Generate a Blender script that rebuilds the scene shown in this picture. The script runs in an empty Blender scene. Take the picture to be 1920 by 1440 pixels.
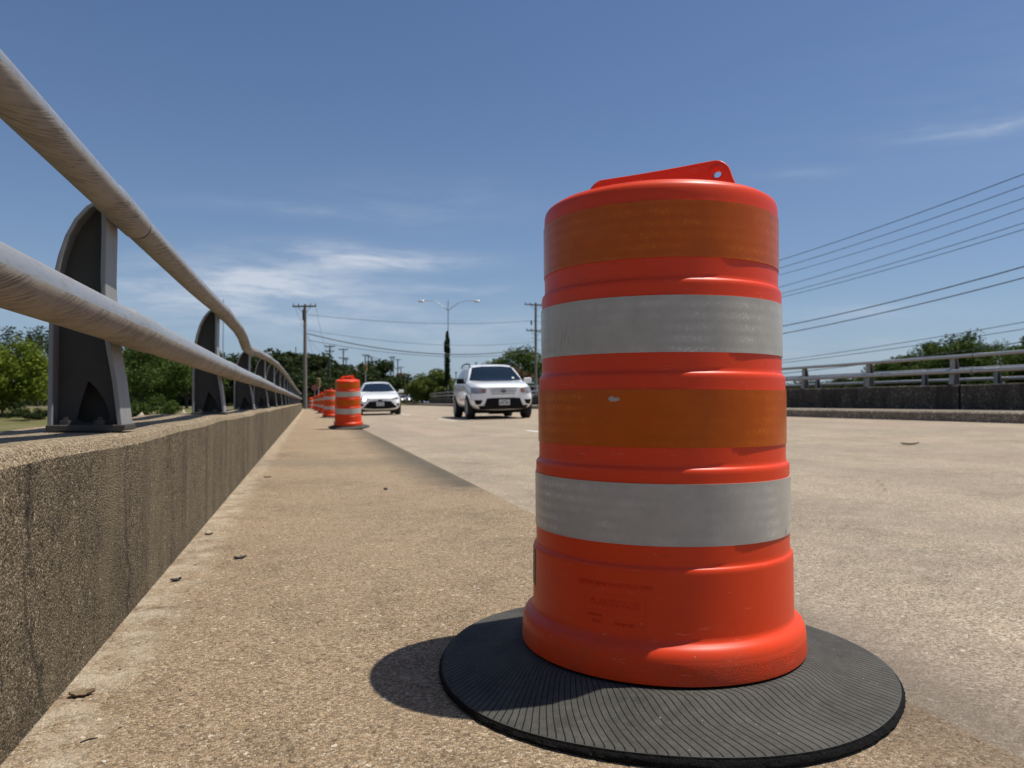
import bpy, bmesh, math, random
from mathutils import Vector, Matrix
from mathutils.bvhtree import BVHTree
R = math.radians
sc = bpy.context.scene
col = sc.collection
SIN, COS = math.sin(R(15.2)), math.cos(R(15.2))
CAMZ = 0.53

# ------------------------------------------------------------------ camera
cam = bpy.data.cameras.new('camera')
camo = bpy.data.objects.new('camera', cam); col.objects.link(camo)
camo.location = (0, 0, CAMZ)
camo.rotation_euler = (R(90 + 1.39), 0, R(-15.2))
cam.sensor_width = 36; cam.lens = 26.25
cam.clip_start = 0.02; cam.clip_end = 6000
cam.dof.use_dof = True; cam.dof.focus_distance = 1.34; cam.dof.aperture_fstop = 7.5
sc.camera = camo

# ------------------------------------------------------------------ light
SUN = Vector((0.344, -0.042, 0.90)).normalized()
sun_el = math.asin(SUN.z); sun_az = math.atan2(SUN.x, SUN.y)
sl = bpy.data.lights.new('sun', 'SUN'); sl.energy = 5.0; sl.angle = R(0.53); sl.color = (1, 0.955, 0.88)
so = bpy.data.objects.new('sun', sl); col.objects.link(so)
so.rotation_euler = (-SUN).to_track_quat('-Z', 'Y').to_euler()
sc.view_settings.view_transform = 'Standard'; sc.view_settings.look = 'None'
sc.view_settings.exposure = 0.0; sc.view_settings.gamma = 1.0

world = bpy.data.worlds.new('World'); sc.world = world; world.use_nodes = True
wn, wl = world.node_tree.nodes, world.node_tree.links
wn.clear()
def wmath(op, a, b=None, c=None):
    n = wn.new('ShaderNodeMath'); n.operation = op
    for i, v in enumerate((a, b, c)):
        if v is None: continue
        if isinstance(v, (int, float)): n.inputs[i].default_value = v
        else: wl.new(v, n.inputs[i])
    return n.outputs[0]
SKY_STRENGTH = 0.085
sky = wn.new('ShaderNodeTexSky'); sky.sky_type = 'NISHITA'; sky.sun_disc = False
sky.sun_elevation = sun_el; sky.sun_rotation = sun_az
sky.altitude = 150; sky.air_density = 1.0; sky.dust_density = 1.2; sky.ozone_density = 2.4
bg = wn.new('ShaderNodeBackground'); bg.inputs[1].default_value = SKY_STRENGTH
wo = wn.new('ShaderNodeOutputWorld')
tc = wn.new('ShaderNodeTexCoord')
sep = wn.new('ShaderNodeSeparateXYZ'); wl.new(tc.outputs['Generated'], sep.inputs[0])
az = wmath('ARCTAN2', sep.outputs[0], sep.outputs[1])
el = wmath('ARCSINE', sep.outputs[2])
comb = wn.new('ShaderNodeCombineXYZ')
# cirrus streak noise in (azimuth, elevation), long across and thin upwards
warp = wn.new('ShaderNodeTexNoise'); warp.inputs['Scale'].default_value = 3.0
wl.new(tc.outputs['Generated'], warp.inputs['Vector'])
elw = wmath('ADD', el, wmath('MULTIPLY', wmath('SUBTRACT', warp.outputs['Fac'], 0.5), 0.05))
wl.new(wmath('MULTIPLY', az, 8.0), comb.inputs[0]); wl.new(wmath('MULTIPLY', elw, 46.0), comb.inputs[1])
cn = wn.new('ShaderNodeTexNoise'); cn.inputs['Scale'].default_value = 1.0; cn.inputs['Detail'].default_value = 9
cn.inputs['Roughness'].default_value = 0.62; cn.inputs['Distortion'].default_value = 0.25
wl.new(comb.outputs[0], cn.inputs['Vector'])
streak = wmath('POWER', wmath('MULTIPLY', wmath('SUBTRACT', cn.outputs['Fac'], 0.34), 2.7), 1.3)
streak = wmath('MAXIMUM', wmath('MINIMUM', streak, 1.3), 0.0)
# azimuth, elevation, half widths, weight of each wisp of cloud (degrees)
CLOUDS = [(-3.7, 9.6, 7.5, 1.4, 1.25), (-3.5, 7.6, 12.0, 1.5, .65), (4.3, 11.7, 6.5, 0.8, 1.1), (-1, 14.8, 9, .45, .18), (10.5, 9.6, 4, .45, .40),
          (47.5, 18.6, 4.0, .45, .50), (13, 6.2, 12, 1.3, .30), (9, 16.0, 8, 1.8, .12), (37, 17.0, 4, .5, .12), (30, 4.5, 22, 2.4, .22), (40, 7.2, 6, .5, .25),
          (-70, 25, 25, 6, .4), (90, 20, 30, 5, .4), (180, 25, 40, 6, .4)]
mask = None
for a_, e_, wa, we, k in CLOUDS:
    da = wmath('DIVIDE', wmath('SUBTRACT', az, R(a_)), R(wa)); de = wmath('DIVIDE', wmath('SUBTRACT', elw, R(e_ - 1.1)), R(we))
    q = wmath('ADD', wmath('MULTIPLY', da, da), wmath('MULTIPLY', de, de))
    g = wmath('MULTIPLY', wmath('EXPONENT', wmath('MULTIPLY', q, -1.0)), k)
    mask = g if mask is None else wmath('ADD', mask, g)
mask = wmath('MINIMUM', wmath('MULTIPLY', mask, wmath('ADD', streak, 0.12)), 0.8)
tint = wn.new('ShaderNodeMix'); tint.data_type = 'RGBA'; tint.blend_type = 'MULTIPLY'; tint.inputs[0].default_value = 1
wl.new(sky.outputs[0], tint.inputs[6]); tint.inputs[7].default_value = (.75, .89, 1.07, 1)
# milky air low over the horizon
hz = wn.new('ShaderNodeMix'); hz.data_type = 'RGBA'
wl.new(wmath('MULTIPLY', wmath('EXPONENT', wmath('DIVIDE', wmath('MAXIMUM', el, 0.0), -R(9))), .60), hz.inputs[0])
wl.new(tint.outputs[2], hz.inputs[6]); hz.inputs[7].default_value = (4.9, 6.2, 7.9, 1)
cmix = wn.new('ShaderNodeMix'); cmix.data_type = 'RGBA'
wl.new(mask, cmix.inputs[0]); wl.new(hz.outputs[2], cmix.inputs[6])
cmix.inputs[7].default_value = (7.4, 8.0, 9.0, 1)
wl.new(cmix.outputs[2], bg.inputs[0]); wl.new(bg.outputs[0], wo.inputs[0])

# ------------------------------------------------------------------ helpers
def at(px, depth, h=None, py=None):
    """A point seen at photo column px and at the given depth; height above the camera h, or from row py."""
    x = (px - 960) / 1400 * depth
    if h is None: h = (754 - py) * depth / 1400
    return Vector((x * COS + depth * SIN, -x * SIN + depth * COS, CAMZ + h))

def tag(o, label=None, cat=None, group=None, kind=None):
    if label: o['label'] = label
    if cat: o['category'] = cat
    if group: o['group'] = group
    if kind: o['kind'] = kind
    return o

def empty(name, loc=(0, 0, 0), rz=0):
    o = bpy.data.objects.new(name, None); col.objects.link(o)
    o.location = loc; o.rotation_euler = (0, 0, rz); o.empty_display_size = 0.2
    return o

class MB:
    def __init__(s): s.v, s.f, s.uv, s.m = [], [], {}, []
    def add(s, vs, fs, uvs=None, mi=0):
        b = len(s.v); s.v += [tuple(v) for v in vs]
        for k, f in enumerate(fs):
            s.f.append(tuple(i + b for i in f)); s.m.append(mi)
            if uvs: s.uv[len(s.f) - 1] = uvs[k]
        return s
    def box(s, c, d, rot=None, mi=0):
        x, y, z = [k / 2 for k in d]
        vs = [Vector((sx * x, sy * y, sz * z)) for sx in (-1, 1) for sy in (-1, 1) for sz in (-1, 1)]
        if rot is not None: vs = [rot @ v for v in vs]
        vs = [v + Vector(c) for v in vs]
        return s.add(vs, [(0, 1, 3, 2), (4, 6, 7, 5), (0, 4, 5, 1), (2, 3, 7, 6), (0, 2, 6, 4), (1, 5, 7, 3)], mi=mi)
    def prism(s, poly, y0, y1, axis='y', mi=0):
        """poly in (a,b) extruded along axis; axis y: (x,z); x: (y,z); z: (x,y)"""
        n = len(poly)
        def mk(a, b, t): return {'y': (a, t, b), 'x': (t, a, b), 'z': (a, b, t)}[axis]
        vs = [mk(a, b, y0) for a, b in poly] + [mk(a, b, y1) for a, b in poly]
        fs = [tuple(range(n)), tuple(range(2 * n - 1, n - 1, -1))] + [(i, i + n, (i + 1) % n + n, (i + 1) % n) for i in range(n)]
        return s.add(vs, fs, mi=mi)
    def tube(s, pts, rad, n=12, cap=True, mi=0):
        pts = [Vector(p) for p in pts]; rads = rad if isinstance(rad, (list, tuple)) else [rad] * len(pts)
        vs, uvs_l = [], []; L = 0; up = None; Ls = []
        for i, p in enumerate(pts):
            t = (pts[min(i + 1, len(pts) - 1)] - pts[max(i - 1, 0)]).normalized()
            ref = Vector((0, 0, 1)) if abs(t.z) < .95 else Vector((1, 0, 0))
            a = t.cross(ref).normalized(); b = a.cross(t).normalized()
            if i: L += (p - pts[i - 1]).length
            Ls.append(L)
            vs += [p + (a * math.cos(2 * math.pi * k / n) + b * math.sin(2 * math.pi * k / n)) * rads[i] for k in range(n)]
        fs, uvs = [], []
        for i in range(len(pts) - 1):
            for k in range(n):
                k2 = (k + 1) % n
                fs.append((i * n + k, i * n + k2, (i + 1) * n + k2, (i + 1) * n + k))
                uvs.append([(Ls[i], k / n), (Ls[i], (k + 1) / n), (Ls[i + 1], (k + 1) / n), (Ls[i + 1], k / n)])
        if cap:
            fs += [tuple(range(n - 1, -1, -1)), tuple(range((len(pts) - 1) * n, len(pts) * n))]
            uvs += [[(0, 0)] * n, [(L, 0)] * n]
        return s.add(vs, fs, uvs, mi)
    def lathe(s, prof, n=96, mi=0, closed=False, a0=0, a1=2 * math.pi):
        full = abs(a1 - a0 - 2 * math.pi) < 1e-6; m = n if full else n + 1
        vs = [(r * math.sin(a0 + (a1 - a0) * k / n), -r * math.cos(a0 + (a1 - a0) * k / n), z) for r, z in prof for k in range(m)]
        fs, uvs = [], []; L = [0]
        for i in range(1, len(prof)): L.append(L[-1] + math.dist(prof[i], prof[i - 1]))
        P = len(prof)
        for i in range(P if closed else P - 1):
            j = (i + 1) % P
            for k in range(n):
                k2 = (k + 1) % n if full else k + 1
                fs.append((i * m + k, i * m + k2, j * m + k2, j * m + k))
                u0, u1 = k / n, (k + 1) / n
                uvs.append([(u0, prof[i][1]), (u1, prof[i][1]), (u1, prof[j][1]), (u0, prof[j][1])])
        return s.add(vs, fs, uvs, mi)
    def build(s, name, mats, parent=None, smooth=None, loc=None):
        me = bpy.data.meshes.new(name); me.from_pydata(s.v, [], s.f)
        mats = mats if isinstance(mats, (list, tuple)) else [mats]
        for m in mats: me.materials.append(m)
        if len(mats) > 1: me.polygons.foreach_set('material_index', s.m)
        if s.uv:
            u = me.uv_layers.new(name='UVMap')
            for fi, c in s.uv.items():
                p = me.polygons[fi]
                for k, li in enumerate(p.loop_indices): u.data[li].uv = c[k]
        me.update()
        if smooth is not None:
            me.polygons.foreach_set('use_smooth', [True] * len(me.polygons))
            me.set_sharp_from_angle(angle=R(smooth))
        o = bpy.data.objects.new(name, me); col.objects.link(o)
        if parent: o.parent = parent
        if loc is not None: o.location = loc
        return o

def bevel(o, w, seg=2):
    m = o.modifiers.new('bevel', 'BEVEL'); m.width = w; m.segments = seg; m.limit_method = 'ANGLE'; m.angle_limit = R(35)
    return o

def children(o): return [c for c in bpy.data.objects if c.parent == o]
def copy_tree(o, parent=None, first=None):
    kids = first if first is not None else children(o)
    c = o.copy(); col.objects.link(c); c.parent = parent
    for ch in kids: copy_tree(ch, c)
    return c

def plate(name, loops, half, mat, bev=0.0, parent=None, M=None):
    """A plate cut from 2D outlines (the first is the rim, the others are holes), extruded both ways along local z."""
    cu = bpy.data.curves.new(name, 'CURVE'); cu.dimensions = '2D'; cu.fill_mode = 'BOTH'; cu.extrude = half
    if bev: cu.bevel_depth = bev; cu.bevel_resolution = 2; cu.offset = -bev
    for lp in loops:
        sp = cu.splines.new('POLY'); sp.points.add(len(lp) - 1); sp.use_cyclic_u = True
        for p, (a, b) in zip(sp.points, lp): p.co = (a, b, 0, 1)
    t = bpy.data.objects.new('tmp', cu); col.objects.link(t)
    dg = bpy.context.evaluated_depsgraph_get(); dg.update()
    me = bpy.data.meshes.new_from_object(t.evaluated_get(dg)); bpy.data.objects.remove(t); bpy.data.curves.remove(cu)
    me.name = name; me.materials.clear(); me.materials.append(mat)
    if M is not None: me.transform(M)
    me.polygons.foreach_set('use_smooth', [True] * len(me.polygons)); me.set_sharp_from_angle(angle=R(30))
    o = bpy.data.objects.new(name, me); col.objects.link(o)
    if parent: o.parent = parent
    return o

def smooth_loop(pts, n=6):
    """Catmull-Rom through a closed outline"""
    out = []; N = len(pts)
    for i in range(N):
        p0, p1, p2, p3 = [Vector(pts[(i + k) % N]) for k in (-1, 0, 1, 2)]
        for j in range(n):
            t = j / n
            out.append(tuple(0.5 * ((2 * p1) + (p2 - p0) * t + (2 * p0 - 5 * p1 + 4 * p2 - p3) * t * t + (3 * p1 - p0 - 3 * p2 + p3) * t ** 3)))
    return out
def interp(tab, x):
    if x <= tab[0][0]: return tab[0][1]
    for (a, u), (b, v) in zip(tab, tab[1:]):
        if x <= b:
            t = (x - a) / (b - a); t = t * t * (3 - 2 * t) * .5 + t * .5
            return u + (v - u) * t
    return tab[-1][1]

# ------------------------------------------------------------------ material helpers
class NT:
    def __init__(s, name):
        s.m = bpy.data.materials.new(name); s.m.use_nodes = True
        s.n, s.l = s.m.node_tree.nodes, s.m.node_tree.links
        s.b = s.n['Principled BSDF']; s.out = s.n['Material Output']
    def sock(s, i, v):
        if v is None: return
        if hasattr(v, 'is_output'): s.l.new(v, i)
        else:
            if isinstance(v, (tuple, list)) and len(v) == 3 and i.type == 'RGBA': v = (*v, 1)
            i.default_value = v
    def node(s, t, **k):
        n = s.n.new(t)
        for a, v in k.items():
            if hasattr(n, a): setattr(n, a, v)
            else: s.sock(n.inputs[a.replace('_', ' ')], v)
        return n
    def pos(s): return s.node('ShaderNodeNewGeometry').outputs['Position']
    def obj(s): return s.node('ShaderNodeTexCoord').outputs['Object']
    def uv(s): return s.node('ShaderNodeTexCoord').outputs['UV']
    def scale(s, v, sc_):
        n = s.node('ShaderNodeMapping'); s.l.new(v, n.inputs[0]); n.inputs['Scale'].default_value = sc_; return n.outputs[0]
    def math(s, op, a, b=None, c=None, clamp=False):
        n = s.n.new('ShaderNodeMath'); n.operation = op; n.use_clamp = clamp
        for i, v in enumerate((a, b, c)): s.sock(n.inputs[i], v)
        return n.outputs[0]
    def noise(s, v, scale, detail=4, rough=.55, dist=0.0):
        n = s.node('ShaderNodeTexNoise'); s.l.new(v, n.inputs['Vector'])
        n.inputs['Scale'].default_value = scale; n.inputs['Detail'].default_value = detail
        n.inputs['Roughness'].default_value = rough; n.inputs['Distortion'].default_value = dist
        return n.outputs['Fac']
    def vor(s, v, scale, feature='F1', out='Color'):
        n = s.node('ShaderNodeTexVoronoi'); n.feature = feature; s.l.new(v, n.inputs['Vector']); n.inputs['Scale'].default_value = scale
        return n.outputs[out]
    def ramp(s, f, stops, interp_='LINEAR'):
        n = s.node('ShaderNodeValToRGB'); s.l.new(f, n.inputs[0]); r = n.color_ramp; r.interpolation = interp_
        while len(r.elements) < len(stops): r.elements.new(.5)
        for e, (p, c) in zip(r.elements, stops):
            e.position = p; e.color = (c, c, c, 1) if isinstance(c, (int, float)) else (*c, 1)
        return n.outputs[0]
    def mix(s, f, a, b, mode='MIX'):
        n = s.node('ShaderNodeMix'); n.data_type = 'RGBA'; n.blend_type = mode
        s.sock(n.inputs[0], f); s.sock(n.inputs[6], a); s.sock(n.inputs[7], b); return n.outputs[2]
    def sep(s, v):
        n = s.node('ShaderNodeSeparateXYZ'); s.l.new(v, n.inputs[0]); return n.outputs
    def comb(s, x, y, z=0.0):
        n = s.node('ShaderNodeCombineXYZ'); s.sock(n.inputs[0], x); s.sock(n.inputs[1], y); s.sock(n.inputs[2], z); return n.outputs[0]
    def bump(s, h, dist, strength=1.0, prev=None):
        n = s.node('ShaderNodeBump'); s.l.new(h, n.inputs['Height']); n.inputs['Distance'].default_value = dist
        n.inputs['Strength'].default_value = strength
        if prev is not None: s.l.new(prev, n.inputs['Normal'])
        return n.outputs[0]
    def band(s, x, lo, hi, soft):
        a = s.math('DIVIDE', s.math('SUBTRACT', x, lo), soft, clamp=True)
        b = s.math('DIVIDE', s.math('SUBTRACT', hi, x), soft, clamp=True)
        return s.math('MULTIPLY', a, b)
    def done(s, color=None, rough=None, metal=None, normal=None, spec=None, **k):
        for key, v in (('Base Color', color), ('Roughness', rough), ('Metallic', metal), ('Normal', normal), ('Specular IOR Level', spec)): s.sock(s.b.inputs[key], v)
        for a, v in k.items(): s.sock(s.b.inputs[a.replace('_', ' ')], v)
        return s.m

def simple(name, c, rough=.6, metal=0, var=.25, scale=6, bump=0.0, spec=None, **k):
    t = NT(name); p = t.obj(); n = t.noise(p, scale, 5, .6)
    cc = t.mix(n, tuple(x * (1 - var) for x in c), tuple(min(1, x * (1 + var)) for x in c))
    nm = t.bump(t.noise(p, scale * 8, 3), bump) if bump else None
    return t.done(cc, rough, metal, nm, spec, **k)

def aggregate(name, base, light, dark, peb=165, mott=.25, fleck=.06, extra=None, bumpd=.0022):
    """Worn concrete whose stones show."""
    t = NT(name); p = t.pos()
    w = t.node('ShaderNodeTexNoise'); t.l.new(p, w.inputs['Vector']); w.inputs['Scale'].default_value = 90
    pw = t.node('ShaderNodeVectorMath', operation='ADD'); t.l.new(p, pw.inputs[0])
    sc2 = t.node('ShaderNodeVectorMath', operation='SCALE'); t.l.new(w.outputs['Color'], sc2.inputs[0]); sc2.inputs['Scale'].default_value = .006
    t.l.new(sc2.outputs[0], pw.inputs[1]); pv = pw.outputs[0]
    cell = t.sep(t.vor(pv, peb))[0]; cell2 = t.sep(t.vor(pv, peb * .55))[1]
    grain = t.noise(p, 420, 3, .7)
    c = t.ramp(cell, [(0, tuple(x * .42 for x in base)), (.14, tuple(x * .62 for x in base)), (.5, base), (.84, tuple(min(.8, x * 1.42) for x in base)), (1 - fleck * .3, light), (1, light)])
    c = t.mix(t.ramp(grain, [(.3, .75), (.7, 0)]), c, dark)
    c = t.mix(t.ramp(cell2, [(1 - fleck, 0), (1 - fleck + .01, .8)], 'LINEAR'), c, light)
    c = t.mix(t.ramp(cell2, [(0, .7), (.02, .7), (.03, 0)]), c, dark)
    m1 = t.noise(p, 1.1, 5, .62); m2 = t.noise(p, 7, 5, .65)
    c = t.mix(1.0, c, t.ramp(t.math('ADD', t.math('MULTIPLY', m1, .6), t.math('MULTIPLY', m2, .4)), [(.32, 1 - mott * 1.3), (.5, 1.0), (.68, 1 + mott * .8)]), 'MULTIPLY')
    if extra: c = extra(t, p, c)
    h = t.math('ADD', t.math('MULTIPLY', t.vor(pv, peb, 'F1', 'Distance'), -1.3), t.math('MULTIPLY', grain, 1.1))
    return t.done(c, .93, 0, t.bump(h, bumpd * 1.35, 1.0), .2)

def walk_stains(t, p, c):
    X, Y, Z = t.sep(p)
    n = t.noise(p, 5, 5, .65)
    # damp dirt held along the outer edge of the walk from about 4 m on
    Xn = t.math('ADD', X, t.math('MULTIPLY', t.math('SUBTRACT', n, .5), .16))
    edge = t.math('DIVIDE', t.math('SUBTRACT', Xn, .60), .34, clamp=True)
    ystart = t.math('ADD', 4.35, t.math('MULTIPLY', t.math('SUBTRACT', 1.05, X), 0.5))
    fy = t.math('DIVIDE', t.math('SUBTRACT', t.math('ADD', Y, t.math('MULTIPLY', n, .9)), t.math('ADD', ystart, .35)), .45, clamp=True)
    fy2 = t.math('DIVIDE', t.math('SUBTRACT', 30, Y), 20, clamp=True)
    k = t.math('MULTIPLY', t.math('MULTIPLY', edge, fy), t.math('MULTIPLY', fy2, .95))
    c = t.mix(k, c, (.125, .105, .075))
    # paler fines washed against the foot of the wall
    foot = t.math('DIVIDE', t.math('SUBTRACT', t.math('ADD', -.33, t.math('MULTIPLY', n, .10)), X), .07, clamp=True)
    c = t.mix(t.math('MULTIPLY', foot, t.ramp(t.noise(p, 11, 5, .7), [(.40, 0), (.62, .55)])), c, (.62, .53, .40))
    nearedge = t.math('MULTIPLY', t.math('DIVIDE', t.math('SUBTRACT', Xn, .72), .3, clamp=True), t.math('DIVIDE', t.math('SUBTRACT', 3.2, Y), 1.4, clamp=True))
    c = t.mix(t.math('MULTIPLY', nearedge, .5), c, (.15, .115, .08))
    # brown dirt patches
    b = t.ramp(t.noise(p, 2.2, 6, .7), [(.5, 0), (.66, .35)])
    c = t.mix(b, c, (.25, .19, .12))
    yb = t.band(Y, 6.2, 7.4, .4)
    c = t.mix(t.math('MULTIPLY', yb, .30), c, (.13, .12, .095))
    return c
def road_stains(t, p, c):
    X, Y, Z = t.sep(p)
    n = t.noise(p, 3, 5, .7)
    Xn = t.math('ADD', X, t.math('MULTIPLY', t.math('SUBTRACT', n, .5), .22))
    g = t.math('MULTIPLY', t.math('MULTIPLY', t.band(Xn, .98, 1.38, .14), .52), t.math('DIVIDE', t.math('SUBTRACT', 2.6, Y), .8, clamp=True))
    c = t.mix(g, c, (.115, .10, .08))
    # tyre-darkened tracks and pinkish patches along the lanes
    tr = t.math('MULTIPLY', t.ramp(t.noise(t.scale(p, (1.3, .10, 1)), 1.0, 5, .6), [(.42, 0), (.62, .45)]), 1.0)
    c = t.mix(tr, c, (.27, .215, .165))
    pk = t.ramp(t.noise(t.scale(p, (.6, .22, 1)), 1.0, 4, .6), [(.52, 0), (.7, .5)])
    c = t.mix(pk, c, (.40, .27, .20))
    w2 = t.math('MULTIPLY', t.math('SUBTRACT', t.noise(p, 2.5, 5, .7), .5), .9)
    cr = t.vor(t.comb(t.math('ADD', t.math('MULTIPLY', X, .28), w2), t.math('ADD', t.math('MULTIPLY', Y, .22), w2), 0), 1.0, 'DISTANCE_TO_EDGE', 'Distance')
    c = t.mix(t.math('MULTIPLY', t.ramp(cr, [(0, 1), (.0035, 0)]), t.ramp(m_ := t.noise(p, .5, 3), [(.45, 0), (.55, .7)])), c, (.08, .065, .05))
    oil = t.ramp(t.noise(t.scale(p, (1.6, .5, 1)), 1.0, 5, .75), [(.60, 0), (.72, .45)])
    c = t.mix(oil, c, (.13, .11, .09))
    c = t.mix(t.ramp(t.noise(p, 9, 6, .8), [(.58, 0), (.72, .4)]), c, (.62, .54, .42))
    return c
M = {}
M['walk'] = aggregate('sidewalk concrete', (.445, .322, .198), (.76, .64, .48), (.12, .084, .052), peb=235, fleck=.014, extra=walk_stains)
M['road'] = aggregate('road concrete', (.455, .368, .255), (.74, .66, .53), (.17, .135, .10), peb=190, fleck=.010, extra=road_stains, bumpd=.0016)
def wall_streaks(t, p, c):
    X, Y, Z = t.sep(p)
    n = t.noise(t.comb(0, t.math('MULTIPLY', Y, 7.0), t.math('MULTIPLY', Z, .7)), 1.0, 6, .7)
    far = t.math('DIVIDE', t.math('SUBTRACT', Y, 1.0), 2.0, clamp=True)
    c = t.mix(t.math('MULTIPLY', t.ramp(n, [(.48, 0), (.66, .68)]), t.math('ADD', .25, t.math('MULTIPLY', far, .75))), c, (.055, .044, .032))
    c = t.mix(t.ramp(t.noise(p, 46, 4, .8), [(.36, .75), (.44, 0)]), c, (.03, .024, .017))
    cr = t.vor(t.comb(0, t.math('ADD', Y, t.math('MULTIPLY', t.noise(p, 4, 4), .3)), t.math('MULTIPLY', Z, .12)), .42, 'DISTANCE_TO_EDGE', 'Distance')
    c = t.mix(t.ramp(cr, [(0, .7), (.004, 0)]), c, (.03, .025, .02))
    n2 = t.noise(t.comb(0, t.math('MULTIPLY', Y, 2.6), t.math('MULTIPLY', Z, .9)), 1.0, 4, .6)
    c = t.mix(t.ramp(n2, [(.5, 0), (.7, .5)]), c, (.27, .215, .13))
    return c
M['wall'] = aggregate('weathered parapet concrete', (.29, .225, .140), (.60, .50, .35), (.022, .018, .013), peb=230, mott=.35, fleck=.012, extra=wall_streaks, bumpd=.003)
M['walltop'] = aggregate('parapet top concrete', (.44, .335, .21), (.70, .60, .45), (.08, .06, .04), peb=230, fleck=.010)
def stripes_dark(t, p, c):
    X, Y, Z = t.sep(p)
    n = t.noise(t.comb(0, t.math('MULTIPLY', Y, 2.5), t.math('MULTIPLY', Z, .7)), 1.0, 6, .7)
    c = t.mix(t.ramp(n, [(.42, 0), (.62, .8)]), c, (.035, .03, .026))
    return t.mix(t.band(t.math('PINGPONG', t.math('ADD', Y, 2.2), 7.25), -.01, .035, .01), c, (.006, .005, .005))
M['wall_dark'] = aggregate('dark far parapet concrete', (.125, .105, .080), (.3, .26, .2), (.03, .025, .02), peb=60, extra=stripes_dark)  # base darker than the near parapet's, with dark vertical streaks
M['kerb'] = aggregate('kerb concrete', (.30, .25, .18), (.5, .45, .36), (.12, .09, .07), peb=60)

# rails: galvanised pipe, grime with curved scratches under it
def rail_mat(name, amount):
    t = NT(name); u = t.uv(); U, V, _ = t.sep(u); N = t.sep(t.node('ShaderNodeNewGeometry').outputs['Normal'])
    P = t.pos()
    lowpart = t.math('SUBTRACT', V, 0)      # V runs round the pipe
    # the underside is grimy: distance round the pipe from its lowest line (V = .75)
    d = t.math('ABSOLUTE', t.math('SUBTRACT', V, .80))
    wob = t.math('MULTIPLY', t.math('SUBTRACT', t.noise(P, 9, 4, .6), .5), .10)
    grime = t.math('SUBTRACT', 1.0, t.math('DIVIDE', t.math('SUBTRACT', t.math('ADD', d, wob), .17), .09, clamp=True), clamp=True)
    sk = t.math('ADD', t.math('MULTIPLY', U, 60), t.math('MULTIPLY', t.math('POWER', t.math('MULTIPLY', t.math('ADD', V, .0), 3.0), 2.0), -2.2))
    sn = t.noise(t.comb(t.math('MULTIPLY', sk, 2.3), t.math('MULTIPLY', V, 3.0), 0), 1.6, 4, .55, .8)
    scr = t.math('MULTIPLY', t.ramp(sn, [(.52, 0), (.56, .75), (.66, 1)]), t.ramp(t.noise(P, 6, 4, .6), [(.38, .1), (.52, 1)]))
    base = t.mix(t.noise(P, 12, 5, .6), (.36, .36, .35), (.50, .50, .49))
    fine = t.noise(t.comb(t.math('MULTIPLY', U, 25), t.math('MULTIPLY', V, 40), 0), 1.0, 5, .7)
    base = t.mix(t.ramp(fine, [(.5, 0), (.62, .22)]), base, (.22, .20, .18))
    base = t.mix(t.ramp(t.noise(P, 24, 5, .75), [(.50, 0), (.66, .55)]), base, (.30, .27, .23))
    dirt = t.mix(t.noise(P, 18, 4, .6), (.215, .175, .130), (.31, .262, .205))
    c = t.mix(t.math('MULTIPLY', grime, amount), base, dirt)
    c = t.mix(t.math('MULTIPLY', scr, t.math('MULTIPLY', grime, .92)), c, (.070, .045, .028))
    spots = t.ramp(t.noise(P, 60, 3, .6), [(.66, 0), (.72, .5)])
    c = t.mix(spots, c, (.09, .07, .05))
    rough = t.math('ADD', .42, t.math('MULTIPLY', grime, .4))
    return t.done(c, rough, t.math('SUBTRACT', .55, t.math('MULTIPLY', grime, .5)), t.bump(t.noise(P, 160, 4, .6), .0006), .4)
M['rail'] = rail_mat('weathered rail pipe', .92)
M['gap'] = simple('dark joint sealant', (.02, .015, .012), .9)
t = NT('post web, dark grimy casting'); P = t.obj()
c = t.mix(t.noise(P, 6, 6, .6), (.045, .041, .035), (.098, .090, .078))  # metal colour deepened to carry the shade on the post webs
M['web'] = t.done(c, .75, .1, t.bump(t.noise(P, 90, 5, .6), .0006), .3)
t = NT('post flange, brushed grey metal'); P = t.obj()
st = t.noise(t.scale(P, (60, 60, 4)), 1, 5, .6)
c = t.mix(st, (.20, .195, .185), (.34, .335, .32))
M['flange'] = t.done(c, .6, .15, t.bump(st, .0005), .4)
M['bolt'] = simple('bolt metal', (.10, .095, .09), .6, .4)

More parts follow.
